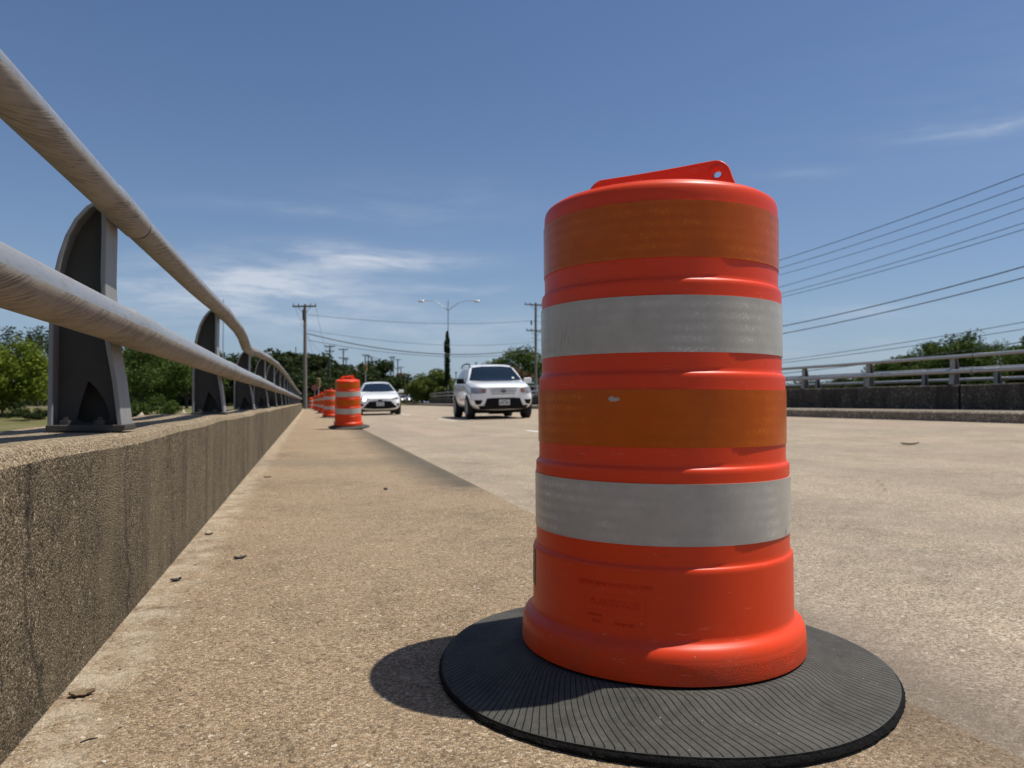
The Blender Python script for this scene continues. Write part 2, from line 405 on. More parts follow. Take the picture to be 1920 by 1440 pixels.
# drum plastics
def plastic(name, c, rough=.36):
    t = NT(name); P = t.obj()
    n = t.noise(P, 5, 5, .6)
    cc = t.mix(n, tuple(x * .86 for x in c), tuple(x * 1.1 for x in c))
    sc_ = t.noise(t.scale(P, (10, 10, 60)), 2.2, 6, .75)
    cc = t.mix(t.ramp(sc_, [(.61, 0), (.68, .38)]), cc, (.80, .27, .17))
    spk = t.vor(P, 48, 'F1', 'Distance'); cc = t.mix(t.math('MULTIPLY', t.math('LESS_THAN', spk, .045), t.math('GREATER_THAN', t.noise(P, 11, 3), .52)), cc, (.70, .55, .45))
    rub = t.noise(t.scale(P, (3, 3, 26)), 2.6, 7, .82); cc = t.mix(t.ramp(rub, [(.62, 0), (.70, .5)]), cc, (.12, .03, .02))
    dirt = t.ramp(t.noise(P, 22, 5, .7), [(.62, 0), (.78, .35)])
    cc = t.mix(dirt, cc, (.20, .045, .02))
    X, Y, Z = t.sep(P)
    low = t.math('MULTIPLY', t.math('DIVIDE', t.math('SUBTRACT', .13, Z), .06, clamp=True), t.ramp(t.noise(P, 9, 5, .6), [(.45, 0), (.7, .5)]))
    cc = t.mix(low, cc, (.30, .09, .05))
    # pebbled skin on the foot
    foot = t.math('DIVIDE', t.math('SUBTRACT', .092, Z), .008, clamp=True)
    nb = t.math('MULTIPLY', t.noise(P, 420, 2, .5), foot)
    orange_peel = t.bump(t.noise(P, 14, 3, .5), .0004)
    rr = t.math('ADD', rough - .05, t.math('MULTIPLY', n, .18))
    return t.done(cc, rr, 0, t.bump(nb, .0012, 1.0, orange_peel), .30, Subsurface_Weight=.0)
M['orange'] = plastic('orange-red drum plastic', (.74, .052, .006))

def sheeting(name, c, hi, marks=None, wear=.2, spec=.2, coat=.06):
    """prismatic reflective sheeting: honeycomb cells in faint rows"""
    t = NT(name); u = t.uv(); U, V, _ = t.sep(u); P = t.obj()
    uu = t.math('MULTIPLY', U, 1.55)
    hexv = t.comb(uu, V, 0)
    cells = t.vor(hexv, 260, 'DISTANCE_TO_EDGE', 'Distance')
    cid = t.sep(t.vor(hexv, 260))[0]
    rows = t.math('SINE', t.math('MULTIPLY', V, 2 * math.pi / .0205))
    rows = t.math('MULTIPLY', t.math('ADD', rows, 1), .5)
    big = t.noise(P, 7, 4, .6)
    k = t.math('MULTIPLY', t.math('MULTIPLY', rows, t.ramp(big, [(.42, .0), (.62, .8)])), t.ramp(cid, [(.2, .55), (.8, 1.0)]))
    cc = t.mix(k, c, hi)
    cc = t.mix(t.math('MULTIPLY', t.ramp(cid, [(.82, 0), (.9, 1)]), t.math('MULTIPLY', t.ramp(big, [(.5, 0), (.65, .35)]), rows)), cc, tuple(min(1, x * 1.7 + .03) for x in hi))
    seam = t.math('PINGPONG', t.math('ADD', U, .03), .105)
    cc = t.mix(t.ramp(seam, [(0, .25), (.0018, 0)]), cc, hi)
    # scuffs
    cc = t.mix(1.0, cc, t.ramp(t.noise(P, 16, 6, .75), [(.35, .90), (.6, 1.03)]), 'MULTIPLY')
    ed = t.noise(t.comb(t.math('MULTIPLY', U, 90), 0, 0), 1.0, 5, .8)
    s1 = t.noise(t.scale(hexv, (22, 6, 1)), 4, 6, .8)
    cc = t.mix(t.ramp(s1, [(.66, 0), (.74, wear)]), cc, tuple(x * .35 for x in c))
    for (mu, mv, ru, rv, mc, th) in (marks or []):
        d1 = t.math('DIVIDE', t.math('SUBTRACT', t.math('SUBTRACT', U, mu), t.math('MULTIPLY', t.math('SUBTRACT', V, mv), .2 if rv > .006 else 0)), ru); d2 = t.math('DIVIDE', t.math('SUBTRACT', V, mv), rv)
        dd = t.math('ADD', t.math('MULTIPLY', d1, d1), t.math('MULTIPLY', d2, d2))
        dd = t.math('ADD', dd, t.math('MULTIPLY', t.math('SUBTRACT', t.noise(P, 260, 3, .7), .5), 3.0))
        cc = t.mix(t.math('LESS_THAN', dd, th), cc, mc)
    return t.done(cc, .30, 0, t.bump(t.math('ADD', cells, t.math('MULTIPLY', big, .6)), .0004, .5), spec, Coat_Weight=coat, Coat_Roughness=.08)
M['amber'] = sheeting('orange reflective sheeting', (.50, .088, .001), (.58, .125, .003), [(.918, .535, .0085, .0055, (.40, .37, .34), .55), (.145, .536, .0012, .004, (.6, .35, .2), .6), (.105, .865, .0008, .012, (.42, .17, .08), .7)])
M['white'] = sheeting('white reflective sheeting', (.45, .42, .36), (.60, .57, .50), [(.155, .290, .0012, .014, (.07, .07, .065), .5), (.149, .287, .0012, .010, (.07, .07, .065), .5), (.835, .645, .0005, .030, (.14, .13, .12), .5), (.843, .655, .0004, .030, (.14, .13, .12), .4), (.849, .640, .0004, .020, (.14, .13, .12), .4)], .35)

# rubber ring cut from a tyre sidewall
t = NT('tyre rubber, grooved and dusty'); u = t.uv(); U, V, _ = t.sep(u); P = t.obj()
g = t.math('FRACT', t.math('MULTIPLY', U, 176.0))
gr = t.math('ABSOLUTE', t.math('SUBTRACT', g, .5))
line = t.ramp(gr, [(0, 1), (.04, 1), (.085, 0)])
inner = t.math('LESS_THAN', V, .4435)
line = t.math('MULTIPLY', line, inner)
cell = t.vor(P, 330, 'DISTANCE_TO_EDGE', 'Distance')
crack = t.ramp(cell, [(.0, 1), (.07, 0)])
dust = t.noise(P, 7, 6, .65); dust2 = t.noise(P, 45, 4, .7)
c = t.mix(t.ramp(dust, [(.3, 0), (.7, 1)]), (.045, .043, .037), (.098, .094, .080))
c = t.mix(t.ramp(dust2, [(.45, 0), (.7, .5)]), c, (.125, .12, .10))
c = t.mix(t.math('MULTIPLY', crack, t.math('MULTIPLY', t.ramp(dust2, [(.35, .2), (.6, .8)]), inner)), c, (.035, .034, .032))
c = t.mix(line, c, (.006, .006, .006))
rim = t.math('DIVIDE', t.math('SUBTRACT', V, .4445), .003, clamp=True)
c = t.mix(rim, c, (.008, .008, .008))
sp = t.vor(P, 34, 'F1', 'Distance'); c = t.mix(t.math('LESS_THAN', sp, .035), c, (.5, .48, .44))
hgt = t.math('ADD', t.math('MULTIPLY', line, -1.0), t.math('MULTIPLY', crack, -.12))
rb = t.bump(t.math('MULTIPLY', t.noise(P, 70, 5, .75), rim), .02, 1.0, t.bump(hgt, .0022))
M['rubber'] = t.done(c, .78, 0, rb, .2)

M['green_sticker'] = simple('olive sticker', (.06, .055, .02), .5)

# ------------------------------------------------------------------ ground, road, walks
def road_z(x): return -.05 + (x - 1.1) * .0223
def sstep(a, b, x):
    t_ = max(0, min(1, (x - a) / (b - a))); return t_ * t_ * (3 - 2 * t_)
def ground_z(x, y):
    on = road_z(max(1.1, min(11.3, x))) - .12
    if x > 11.3: on = on + (0.30 - on) * sstep(11.3, 12.3, x) * sstep(81, 86, y)
    if x < -1: on = -.12
    low = -1.15 + .35 * math.sin(x * .05 + 1) * sstep(60, 160, abs(x))
    if x < -0.45: k = sstep(46, 70, y + min(0, (x + 4)) * .5)
    elif x > 11.4: k = sstep(80, 85, y) * (1 if x < 40 else 1 - sstep(40, 60, x))
    else: k = sstep(44, 47, y)
    return low + (on - low) * k
def axis(marks):
    out = []
    for (a, b, n) in marks: out += [a + (b - a) * i / n for i in range(n)]
    return out + [marks[-1][1]]
gx = axis([(-3000, -400, 5), (-400, -60, 14), (-60, -8, 26), (-8, -1, 7), (-1, 1, 4), (1, 16, 20), (16, 60, 14), (60, 500, 10), (500, 3000, 4)])
gy = axis([(-300, -20, 5), (-20, 40, 12), (40, 100, 50), (100, 400, 20), (400, 4000, 8)])
g = MB(); nx = len(gx)
g.add([(x, y, ground_z(x, y)) for y in gy for x in gx], [(j * nx + i, j * nx + i + 1, (j + 1) * nx + i + 1, (j + 1) * nx + i) for j in range(len(gy) - 1) for i in range(nx - 1)])
t = NT('dry summer grass ground'); P = t.pos()
n1 = t.noise(P, .12, 6, .65); n2 = t.noise(P, 3.2, 6, .75); n3 = t.noise(P, 30, 4, .8)
c = t.mix(t.ramp(n1, [(.35, 0), (.65, 1)]), (.12, .125, .035), (.30, .25, .13))
c = t.mix(t.ramp(n2, [(.4, 0), (.65, .7)]), c, (.075, .09, .025))
c = t.mix(t.ramp(n3, [(.35, .6), (.6, 0)]), c, (.05, .05, .02))
M['grass'] = t.done(c, .95, 0, t.bump(n3, .04), .1)
tag(g.build('ground', M['grass'], smooth=60), kind='structure')

# road: one sheet with its cross fall, deck depth below it on the bridge
def sheet(name, xs, y0, y1, zf, mat, dy=2.0, depth=None):
    n = max(1, int((y1 - y0) / dy)); ys = [y0 + (y1 - y0) * i / n for i in range(n + 1)]; m = MB(); k = len(xs)
    m.add([(x, y, zf(x)) for y in ys for x in xs], [(j * k + i, j * k + i + 1, (j + 1) * k + i + 1, (j + 1) * k + i) for j in range(n) for i in range(k - 1)])
    if depth:
        prof = [(x, zf(x)) for x in xs] + [(xs[-1], -depth), (xs[0], -depth)]
        m.add([(a, y0, b) for a, b in prof], [tuple(range(len(prof)))]); m.add([(a, y1, b) for a, b in prof], [tuple(range(len(prof) - 1, -1, -1))])
        m.add([(xs[0], y0, zf(xs[0])), (xs[0], y1, zf(xs[0])), (xs[0], y1, -depth), (xs[0], y0, -depth)], [(0, 1, 2, 3)])
        m.add([(xs[-1], y0, zf(xs[-1])), (xs[-1], y1, zf(xs[-1])), (xs[-1], y1, -depth), (xs[-1], y0, -depth)], [(3, 2, 1, 0)])
        m.add([(xs[0], y0, -depth), (xs[-1], y0, -depth), (xs[-1], y1, -depth), (xs[0], y1, -depth)], [(0, 3, 2, 1)])
    return m.build(name, mat)
tag(sheet('road', [1.02, 3, 5, 7, 9, 11.32], -20, 420, road_z, M['road'], 8.0, .75), kind='structure')
def walk_z(x): return {0: 0.0}.get(0) if x < 1.0 else 0.0
prof = [(-.60, .001), (1.015, 0.0), (1.035, -.004), (1.052, -.014), (1.064, -.03), (1.072, -.075)]
m = MB(); ys = [-20 + i * 4 for i in range(21)]
prof2 = prof + [(1.072, -.6), (-.60, -.6)]
k = len(prof2)
m.add([(a, y, b) for y in ys for a, b in prof2], [(j * k + i, j * k + (i + 1) % k, (j + 1) * k + (i + 1) % k, (j + 1) * k + i) for j in range(len(ys) - 1) for i in range(k)])
m.add([(a, ys[0], b) for a, b in prof2], [tuple(range(k))]); m.add([(a, ys[-1], b) for a, b in prof2], [tuple(range(k - 1, -1, -1))])
tag(m.build('sidewalk', M['walk'], smooth=40), kind='structure')
# far walk behind its kerb
m = MB()
m.prism([(11.30, -.5), (11.30, road_z(11.3) + .155), (11.335, road_z(11.3) + .185), (11.46, road_z(11.3) + .187), (11.46, -.5)], -20, 90)
tag(m.build('kerb', M['kerb'], smooth=30), kind='structure')
m = MB(); m.prism([(11.463, -.5), (11.463, .362), (12.86, .38), (12.86, -.5)], -20, 82)
tag(m.build('sidewalk_right', M['kerb']), kind='structure')
# lane dashes
M['paint'] = simple('worn white road paint', (.62, .60, .54), .7, var=.2, scale=3, bump=.0005)
def dash(x, y0, y1, w=.11):
    m = MB(); z0, z1 = road_z(x) + .004, road_z(x + w) + .004
    m.add([(x, y0, z0), (x + w, y0, z1), (x + w, y1, z1), (x, y1, z0)], [(0, 1, 2, 3)])
    return tag(m.build('lane_marking', M['paint']), kind='structure', group='white dashes between the lanes')
for k in range(9): dash(3.78, 10.3 + 9.6 * k, 13.1 + 9.6 * k)
# bright edge line and a pale path down left, beyond the bridge
m = MB()
pts = [(-120, 118), (-70, 104), (-40, 99), (-22, 98), (-8, 96)]
vs = []
for x, y in pts: vs += [(x, y - 3.2, ground_z(x, y - 3.2) + .05), (x, y + 3.2, ground_z(x, y + 3.2) + .05)]
m.add(vs, [(2 * i, 2 * i + 2, 2 * i + 3, 2 * i + 1) for i in range(len(pts) - 1)])
M['path'] = simple('pale path', (.38, .31, .23), .9, scale=.5)
tag(m.build('path', M['path']), kind='structure')

# ------------------------------------------------------------------ parapets and railings
def parapet(name, x_face, x_back, top, base, y0, y1, face_m, top_m, label, joint_every=None):
    s = 1 if x_face > x_back else -1; ch = .028; m = MB()
    N = int((y1 - y0) / (.25 if y1 < 60 and y1 > 0 and name and x_face < 0 else 1.0)) + 1
    rnd = random.Random(5)
    prof = [(x_face, base, 0), (x_face, top - ch, 0), (x_face - s * .010, top - ch * .35, 1), (x_face - s * ch, top, 1), (x_back + s * ch, top + .004, 1), (x_back, top - ch, 0), (x_back, base, 0)]
    k = len(prof); vs, fs, ms = [], [], []
    ys = [y0 + (y1 - y0) * i / N for i in range(N + 1)]
    for y in ys:
        j = .004 * math.sin(y * 1.9) + .003 * math.sin(y * 4.7 + 1)
        for a, b, _ in prof: vs.append((a, y, b + (j if b > base else 0)))
    for j in range(N):
        for i in range(k - 1):
            m.add([vs[j * k + i], vs[j * k + i + 1], vs[(j + 1) * k + i + 1], vs[(j + 1) * k + i]], [(0, 1, 2, 3)], mi=1 if prof[i][2] or prof[i + 1][2] else 0)
    for y in (0, N): m.add([vs[y * k + i] for i in range(k)], [tuple(range(k))])
    o = m.build(name, [face_m, top_m])
    bm = bmesh.new(); bm.from_mesh(o.data); bmesh.ops.remove_doubles(bm, verts=bm.verts, dist=1e-5); bmesh.ops.recalc_face_normals(bm, faces=bm.faces); bm.to_mesh(o.data); bm.free()
    return tag(o, label, 'parapet')
PT = .456
parapet('concrete_parapet', -.43, -.80, PT, -.6, -6, 48, M['wall'], M['walltop'], 'low rough brown concrete parapet wall beside the sidewalk with the drums')
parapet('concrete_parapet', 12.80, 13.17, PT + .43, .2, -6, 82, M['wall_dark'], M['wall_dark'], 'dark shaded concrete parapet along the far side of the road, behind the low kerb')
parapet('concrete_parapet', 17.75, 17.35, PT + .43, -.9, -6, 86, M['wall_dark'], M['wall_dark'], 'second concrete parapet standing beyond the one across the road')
m = MB(); m.box((26, 30, .25), (16, 120, .5))
tag(m.build('bridge_deck_beyond', M['kerb']), kind='structure'); bpy.data.objects['bridge_deck_beyond'].name = 'road_beyond'

XB = -.43   # face of the near parapet; post coordinates are lateral (x) and height over the parapet top
def hole_tri():
    return [(-.585, .030), (-.575, .022), (-.530, .020), (-.512, .026), (-.506, .040), (-.518, .075), (-.535, .105), (-.556, .128), (-.560, .128), (-.570, .095), (-.580, .055)]
def make_post_parts():
    parts = {}
    z0 = 0.0
    H = PT
    # outline of the web in (x, z)
    back = [(-.640, .0), (-.640, .28), (-.634, .385), (-.622, .450), (-.606, .505), (-.585, .550), (-.558, .585), (-.530, .605)]
    front = [(-.510, .605), (-.509, .52), (-.510, .40), (-.504, .27), (-.480, .131), (-.464, .0)]
    Mx = Matrix(((1, 0, 0, 0), (0, 0, -1, 0), (0, 1, 0, 0), (0, 0, 0, 1)))
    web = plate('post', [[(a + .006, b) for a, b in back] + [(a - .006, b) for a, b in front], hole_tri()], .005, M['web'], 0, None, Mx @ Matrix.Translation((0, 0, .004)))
    m = MB()
    poly = [(-.630, .012), (-.630, .30), (-.60, .30), (-.52, .26), (-.49, .012)]
    m.prism(poly, .045, .051)
    def flange(path, w, th, sgn, mi=1):
        n = len(path); vs = []
        for i, (a, b) in enumerate(path):
            p0 = Vector(path[max(0, i - 1)]); p1 = Vector(path[min(n - 1, i + 1)]); d = (p1 - p0).normalized(); nn = Vector((-d.y, d.x)) * sgn * th
            for (q, e) in (((a, b), 0), ((a + nn.x, b + nn.y), 1)):
                vs += [(q[0], -w, q[1]), (q[0], w, q[1])]
        fs = []
        for i in range(n - 1):
            o, p = i * 4, i * 4 + 4
            fs += [(o, o + 1, p + 1, p), (o + 2, p + 2, p + 3, o + 3), (o, p, p + 2, o + 2), (o + 1, o + 3, p + 3, p + 1)]
        e = (n - 1) * 4
        fs += [(0, 2, 3, 1), (e, e + 1, e + 3, e + 2)]
        m.add(vs, fs, mi=mi)
    flange(list(reversed(front)), .060, .012, 1)
    flange(back, .055, .011, -1)
    m.prism([(-.642, .0), (-.642, .016), (-.459, .016), (-.459, .0)], -.0615, .0615)
    # seat arms that clasp the two rails
    m.box((-.500, 0, .268), (.022, .09, .04))
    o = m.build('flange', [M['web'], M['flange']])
    bm = bmesh.new(); bm.from_mesh(o.data); bm2 = bmesh.new(); bm2.from_mesh(web.data)
    bmesh.ops.recalc_face_normals(bm, faces=bm.faces); bm.to_mesh(o.data); bm.free(); bm2.free()
    bevel(o, .0025, 2)
    bo = []
    for xx, ang in ((-.60, 0), (-.520, .3)):
        b = MB(); vs = []
        for zz, r_ in ((.012, .016), (.028, .016), (.0281, .008), (.036, .008)):
            vs += [(xx + r_ * math.cos(ang + 2 * math.pi * k / 6), -.045 + r_ * math.sin(ang + 2 * math.pi * k / 6), zz) for k in range(6)]
        b.add(vs, [tuple(range(5, -1, -1)), tuple(range(18, 24))] + [(q * 6 + k, q * 6 + (k + 1) % 6, q * 6 + 6 + (k + 1) % 6, q * 6 + 6 + k) for q in range(3) for k in range(6)])
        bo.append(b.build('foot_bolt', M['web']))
    return web, o, bo
def hexprism(x, y, z, r, h, ang=0, n=6):
    vs = [(x + r * math.cos(ang + 2 * math.pi * k / n), y + r * math.sin(ang + 2 * math.pi * k / n), z + zz) for zz in (0, h) for k in range(n)]
    return vs, [tuple(range(n - 1, -1, -1)), tuple(range(n, 2 * n))] + [(k, (k + 1) % n, n + (k + 1) % n, n + k) for k in range(n)]

POST_Y = [2.19 + 2.42 * k for k in range(-1, 19)]
JOINT = .125
def rail_mesh(name, xf, zf, y0, y1, r, parent, first_r=None, dent=None, n=28, step=.2):
    ys = set([y0 + (y1 - y0) * i / int((y1 - y0) / step) for i in range(int((y1 - y0) / step) + 1)])
    pts = sorted(ys); P, Rd = [], []
    js = [p + JOINT for p in POST_Y if y0 < p + JOINT < y1]
    pts = [y for y in pts if all(abs(y - j) > .03 for j in js)]
    for j in js: pts += [j - .30, j - .295, j - .0105, j - .010, j + .010, j + .0105]
    pts.sort()
    for y in pts:
        P.append((xf(y), y, zf(y)))
        inj = any(abs(y - j) < .0101 for j in js)
        Rd.append(r * (.93 if inj else 1.0) * (1.065 if any(-.296 < y - j < 0.001 for j in js) and not inj else 1.0))
    m = MB(); m.tube(P, Rd, n)
    # dark gap at each joint
    for j in js: m.tube([(xf(j), j - .0098, zf(j)), (xf(j), j + .0098, zf(j))], r * .975, n, False, mi=1)
    return m.build(name, [M['rail'], M['gap']], parent, smooth=40)

TOP_H = [(0, .505), (3.4, .500), (4.6, .515), (5.4, .508), (5.75, .495), (6.0, .450), (6.2, .425), (6.6, .430), (7.4, .470), (9.9, .535), (12.0, .572), (16.6, .580), (20.6, .545), (31, .50), (48, .49)]
rl = tag(empty('bridge_railing', (-.43, 2.17, PT)), 'grey metal pipe railing with arched posts on the near parapet, its top pipe wavy', 'railing')
rl.location = (0, 0, 0)
web, fl, bo = make_post_parts()
tr = rail_mesh('top_rail', lambda y: -.477, lambda y: interp(TOP_H, y) + CAMZ, -1.2, 47.6, .0375, rl, step=.35)
lr = rail_mesh('lower_rail', lambda y: -.445, lambda y: .185 + CAMZ + .003 * math.sin(y), -1.2, 47.6, .0455, rl, step=.6)
web.parent = rl; web.location = (0, POST_Y[0], PT); fl.parent = web
for b_ in bo: b_.parent = web
# text cast into the web
def text_mesh(body, size, mat, name, th=.0006, spacing=1.0):
    cu = bpy.data.curves.new('t', 'FONT'); cu.body = body; cu.size = size; cu.extrude = th; cu.align_x = 'CENTER'; cu.align_y = 'CENTER'; cu.space_character = spacing
    t_ = bpy.data.objects.new('t', cu); col.objects.link(t_)
    dg = bpy.context.evaluated_depsgraph_get(); me = bpy.data.meshes.new_from_object(t_.evaluated_get(dg)); bpy.data.objects.remove(t_); bpy.data.curves.remove(cu)
    me.materials.clear(); me.materials.append(mat); me.name = name
    return me
for i, y in enumerate(POST_Y):
    if i == 0: w = web
    else:
        w = copy_tree(web, rl, [fl] + bo)
    w.location = (0, y, PT + .0)
    dz = (interp(TOP_H, y) - .505)
    w.scale = (1, 1, 1 + dz / .56)
me = text_mesh('FF-  ICB', .016, M['bolt'], 'cast_lettering', .0006, 1.25)
me.transform(Matrix.Translation((-.548, -.0098, .165)) @ Matrix.Rotation(R(90), 4, 'X'))
lt = bpy.data.objects.new('cast_lettering', me); col.objects.link(lt)
lt.parent = [c_ for c_ in children(rl) if c_.name.startswith('post') and abs(c_.location.y - POST_Y[1]) < .01][0]

def railing_copy(x0, mirror, zoff, y0, y1, label, first):
    e = tag(empty('bridge_railing', (0, 0, 0)), label, 'railing')
    s = -1 if mirror else 1
    fx = lambda lx: x0 + s * (lx + .43)
    rail_mesh('top_rail', lambda y: fx(-.477), lambda y: PT + zoff + .585 + .01 * math.sin(y * .3), y0, y1, .0375, e, n=12, step=2)
    rail_mesh('lower_rail', lambda y: fx(-.445), lambda y: PT + zoff + .272, y0, y1, .0455, e, n=12, step=2)
    y = first
    while y < y1:
        w = copy_tree(web, e, [fl] + bo); w.location = (x0 + s * .43, y, PT + zoff); w.rotation_euler = (0, 0, math.pi if mirror else 0); w.scale = (1, 1, 1.02)
        y += 2.42
    return e
railing_copy(12.80, True, .43, -1, 81.5, 'grey two-pipe railing on the dark parapet across the road', .45)
railing_copy(17.75, False, .43, -1, 85.5, 'second railing farther off, seen through the one across the road', 1.2)

# ------------------------------------------------------------------ traffic drums
BODY = [(.268, .050), (.281, .053), (.2815, .060), (.2800, .088), (.2790, .096), (.2755, .106), (.2690, .1125), (.2625, .1165), (.2592, .121), (.2585, .127),
        (.2580, .233), (.2577, .2375), (.2567, .2410), (.2550, .2432), (.2530, .2443), (.2522, .2462), (.2519, .252), (.2525, .404), (.2522, .4085), (.2512, .4118), (.2494, .4140), (.2473, .4151), (.2463, .4170), (.2459, .423),
        (.2463, .572), (.2460, .5765), (.2450, .5798), (.2432, .5820), (.2412, .5831), (.2402, .5850), (.2398, .591), (.2406, .737), (.2403, .7415), (.2393, .7448), (.2376, .7470), (.2357, .7481), (.2347, .7500), (.2343, .756),
        (.2350, .896), (.2346, .907), (.2330, .9150), (.2300, .9200), (.2268, .9222), (.2250, .9214), (.2238, .9212), (.2222, .9232), (.2190, .9272), (.2120, .9295), (.18, .9325), (.12, .9375), (.06, .9405), (.0, .9412)]
def wall_r(z):
    for (r0, a), (r1, b) in zip(BODY, BODY[1:]):
        if a <= z <= b: return r0 + (r1 - r0) * (z - a) / (b - a)
def ring_mesh():
    m = MB(); n = 264
    prof = [(.235, .030), (.240, .045), (.262, .0475), (.278, .0485), (.294, .0480), (.307, .0430), (.326, .0335), (.352, .0255), (.385, .0215), (.415, .0195), (.436, .0180), (.4425, .0168), (.4460, .0150), (.4485, .0125), (.4500, .0095), (.4510, .0065), (.4500, .0035), (.4470, .0012), (.40, .0012), (.30, .0012), (.235, .0012)]
    vs, fs, uvs = [], [], []
    for i, (r, z) in enumerate(prof):
        for k in range(n):
            a = 2 * math.pi * k / n
            wav = 0.0025 * math.sin(2 * a + .5) + .002 * math.sin(3 * a + 2)
            f = max(0, min(1, (r - .27) / .12)); up = z > .009
            zz = z + (wav * f * (1 if up else .0) if z > .009 else 0)
            if not up: zz = z
            else: zz += .010 * math.exp(-((a - 2.05) / .45) ** 2) * max(0, min(1, (r - .27) / .04)) * max(0, min(1, (.45 - r) / .08)) + .006 * math.exp(-((a - 4.3) / .5) ** 2) * max(0, min(1, (.45 - r) / .10))
            rr = r + (.003 * math.sin(5 * a) if r > .43 else 0) + (random.Random(k * 31 + i).uniform(-.0012, .0012) if .003 < z < .014 and r > .44 else 0)
            vs.append((rr * math.sin(a), -rr * math.cos(a), max(.001, zz)))
    def sweep(a, r):
        th = a - math.pi / 2                       # angle in the x-y plane
        s_ = R(1 + 14 * math.cos(th - R(-150)))
        return s_ * (max(0, .443 - r) / .13) ** 1.15
    P = len(prof)
    for i in range(P):
        j = (i + 1) % P
        for k in range(n):
            k2 = (k + 1) % n
            fs.append((i * n + k, i * n + k2, j * n + k2, j * n + k))
            def U(kk, q):
                a = 2 * math.pi * kk / n
                return ((a + sweep(a, prof[q][0])) / (2 * math.pi), prof[q][0] + (.02 if q > 13 else 0))
            uvs.append([U(k, i), U(k + 1, i), U(k + 1, j), U(k, j)])
    m.add(vs, fs, uvs); return m
def handle(parent):
    L = smooth_loop([(-.185, -.016), (-.162, .006), (-.150, .032), (-.142, .052), (-.125, .065), (-.100, .067), (-.04, .069), (.04, .073), (.100, .077), (.125, .077), (.143, .064), (.152, .040), (.164, .014), (.188, -.016), (.05, -.016), (-.05, -.016)], 4)
    def circ(x, y, r, n=16): return [(x + r * math.cos(2 * math.pi * k / n), y + r * math.sin(2 * math.pi * k / n)) for k in range(n)]
    opening = smooth_loop([(-.088, .004), (-.080, .030), (-.066, .038), (.066, .038), (.080, .030), (.088, .004), (.06, -.004), (-.06, -.004)], 3)
    Mh = Matrix.Translation((0, 0, .937)) @ Matrix.Rotation(R(-23.5), 4, 'Z') @ Matrix.Rotation(R(90), 4, 'X')
    h = plate('handle', [L, opening, circ(-.122, .042, .0078), circ(.122, .050, .0078)], .0065, M['orange'], .0025, parent, Mh)
    def ring(x):
        out, n = [], 24
        m = MB(); prof = [(.0086, .0), (.0086, .0012), (.0100, .002), (.0155, .002), (.0185, .001), (.0205, .0)]
        m.lathe(prof, n); return m
    for sx in (-.122, .122):
        for sy in (-1, 1):
            m = ring(sx); Mr = Mh @ Matrix.Translation((sx, .050 if sx > 0 else .042, sy * .0088)) @ (Matrix.Identity(4) if sy > 0 else Matrix.Rotation(math.pi, 4, 'X'))
            m.v = [tuple(Mr @ Vector(v)) for v in m.v]
            m.build('handle_boss', M['orange'], h, smooth=40)
    return h
def make_drum(near):
    root = empty('traffic_drum')
    b = MB(); b.lathe(BODY, 128)
    body = b.build('body', M['orange'], root, smooth=50)
    for nm, z0, z1, mt in (('orange_band', .785, .886, 'amber'), ('white_band', .617, .717, 'white'), ('orange_band', .450, .552, 'amber'), ('white_band', .281, .388, 'white')):
        b = MB(); n_ = 8
        zs = [z0 + (z1 - z0) * i / n_ for i in range(n_ + 1)]
        rs = [wall_r(z) for z in zs]; e = .0018
        prof = [(rs[0] - .001, z0)] + [(r + e, z) for r, z in zip(rs, zs)] + [(rs[-1] - .001, z1)]
        b.lathe(prof, 128); b.build(nm, M[mt], root, smooth=30)
    handle(root)
    rb_ = ring_mesh().build('rubber_base', M['rubber'], root, smooth=45); rb_.location = (-.006, -.018, 0); rb_.scale = (.985, .985, 1)
    return root
drum = make_drum(True)
tag(drum, 'large weathered orange and white traffic drum nearest the camera on its black grooved rubber ring', 'traffic drum', 'orange traffic drums along the sidewalk')
c0 = at(960 + 1400 * math.tan(R(11.1)), 1.541, -.53)
drum.location = (c0.x, c0.y, .0005); drum.rotation_euler = (0, 0, R(-15.2))
drum_kids = [c_ for c_ in bpy.data.objects if c_.parent == drum]
handle_kids = [c_ for c_ in bpy.data.objects if c_.parent and c_.parent.name == 'handle']
def copy_drum():
    r_ = drum.copy(); col.objects.link(r_)
    for ch in drum_kids:
        c_ = ch.copy(); col.objects.link(c_); c_.parent = r_
        if ch.name == 'handle':
            for g_ in handle_kids:
                d_ = g_.copy(); col.objects.link(d_); d_.parent = c_
    return r_
DR = [(653.5, 14.7, .0, (2.0, -5.5), 55, 'leaning orange and white drum in front of the white sedan, the second from the camera', -.53),
      (620.5, 25.5, 0, (0, -1.0), 120, 'third drum from the camera, half hidden by the leaning second drum', -.53),
      (607.5, 35, 0, (0, .5), 20, 'fourth drum from the camera, mostly hidden behind the third', -.53),
      (599, 45, 0, (0, 0), 80, 'fifth drum from the camera, a sliver showing beside the fourth', -.53),
      (593.5, 53, 0, (0, 1), 10, 'sixth drum from the camera, tiny and overlapped by nearer drums', -.53),
      (582.8, 69, 0, (0, 0), 40, 'farthest faded drum, standing alone just beside the tall left utility pole', -.53)]
for px, dep, _, lean, rz, lab, h in DR:
    d_ = copy_drum(); p = at(px, dep, h); d_.location = (p.x, p.y, .001 if dep < 60 else -.05)
    d_.rotation_euler = (R(lean[0]), R(lean[1]), R(rz))
    if lean[1] < -2: d_.location.z = .040
    d_['label'] = lab
    for c_ in bpy.data.objects:
        if c_.parent == d_ and c_.name.startswith('rubber_base'): c_.scale = (.88, .88, 1)
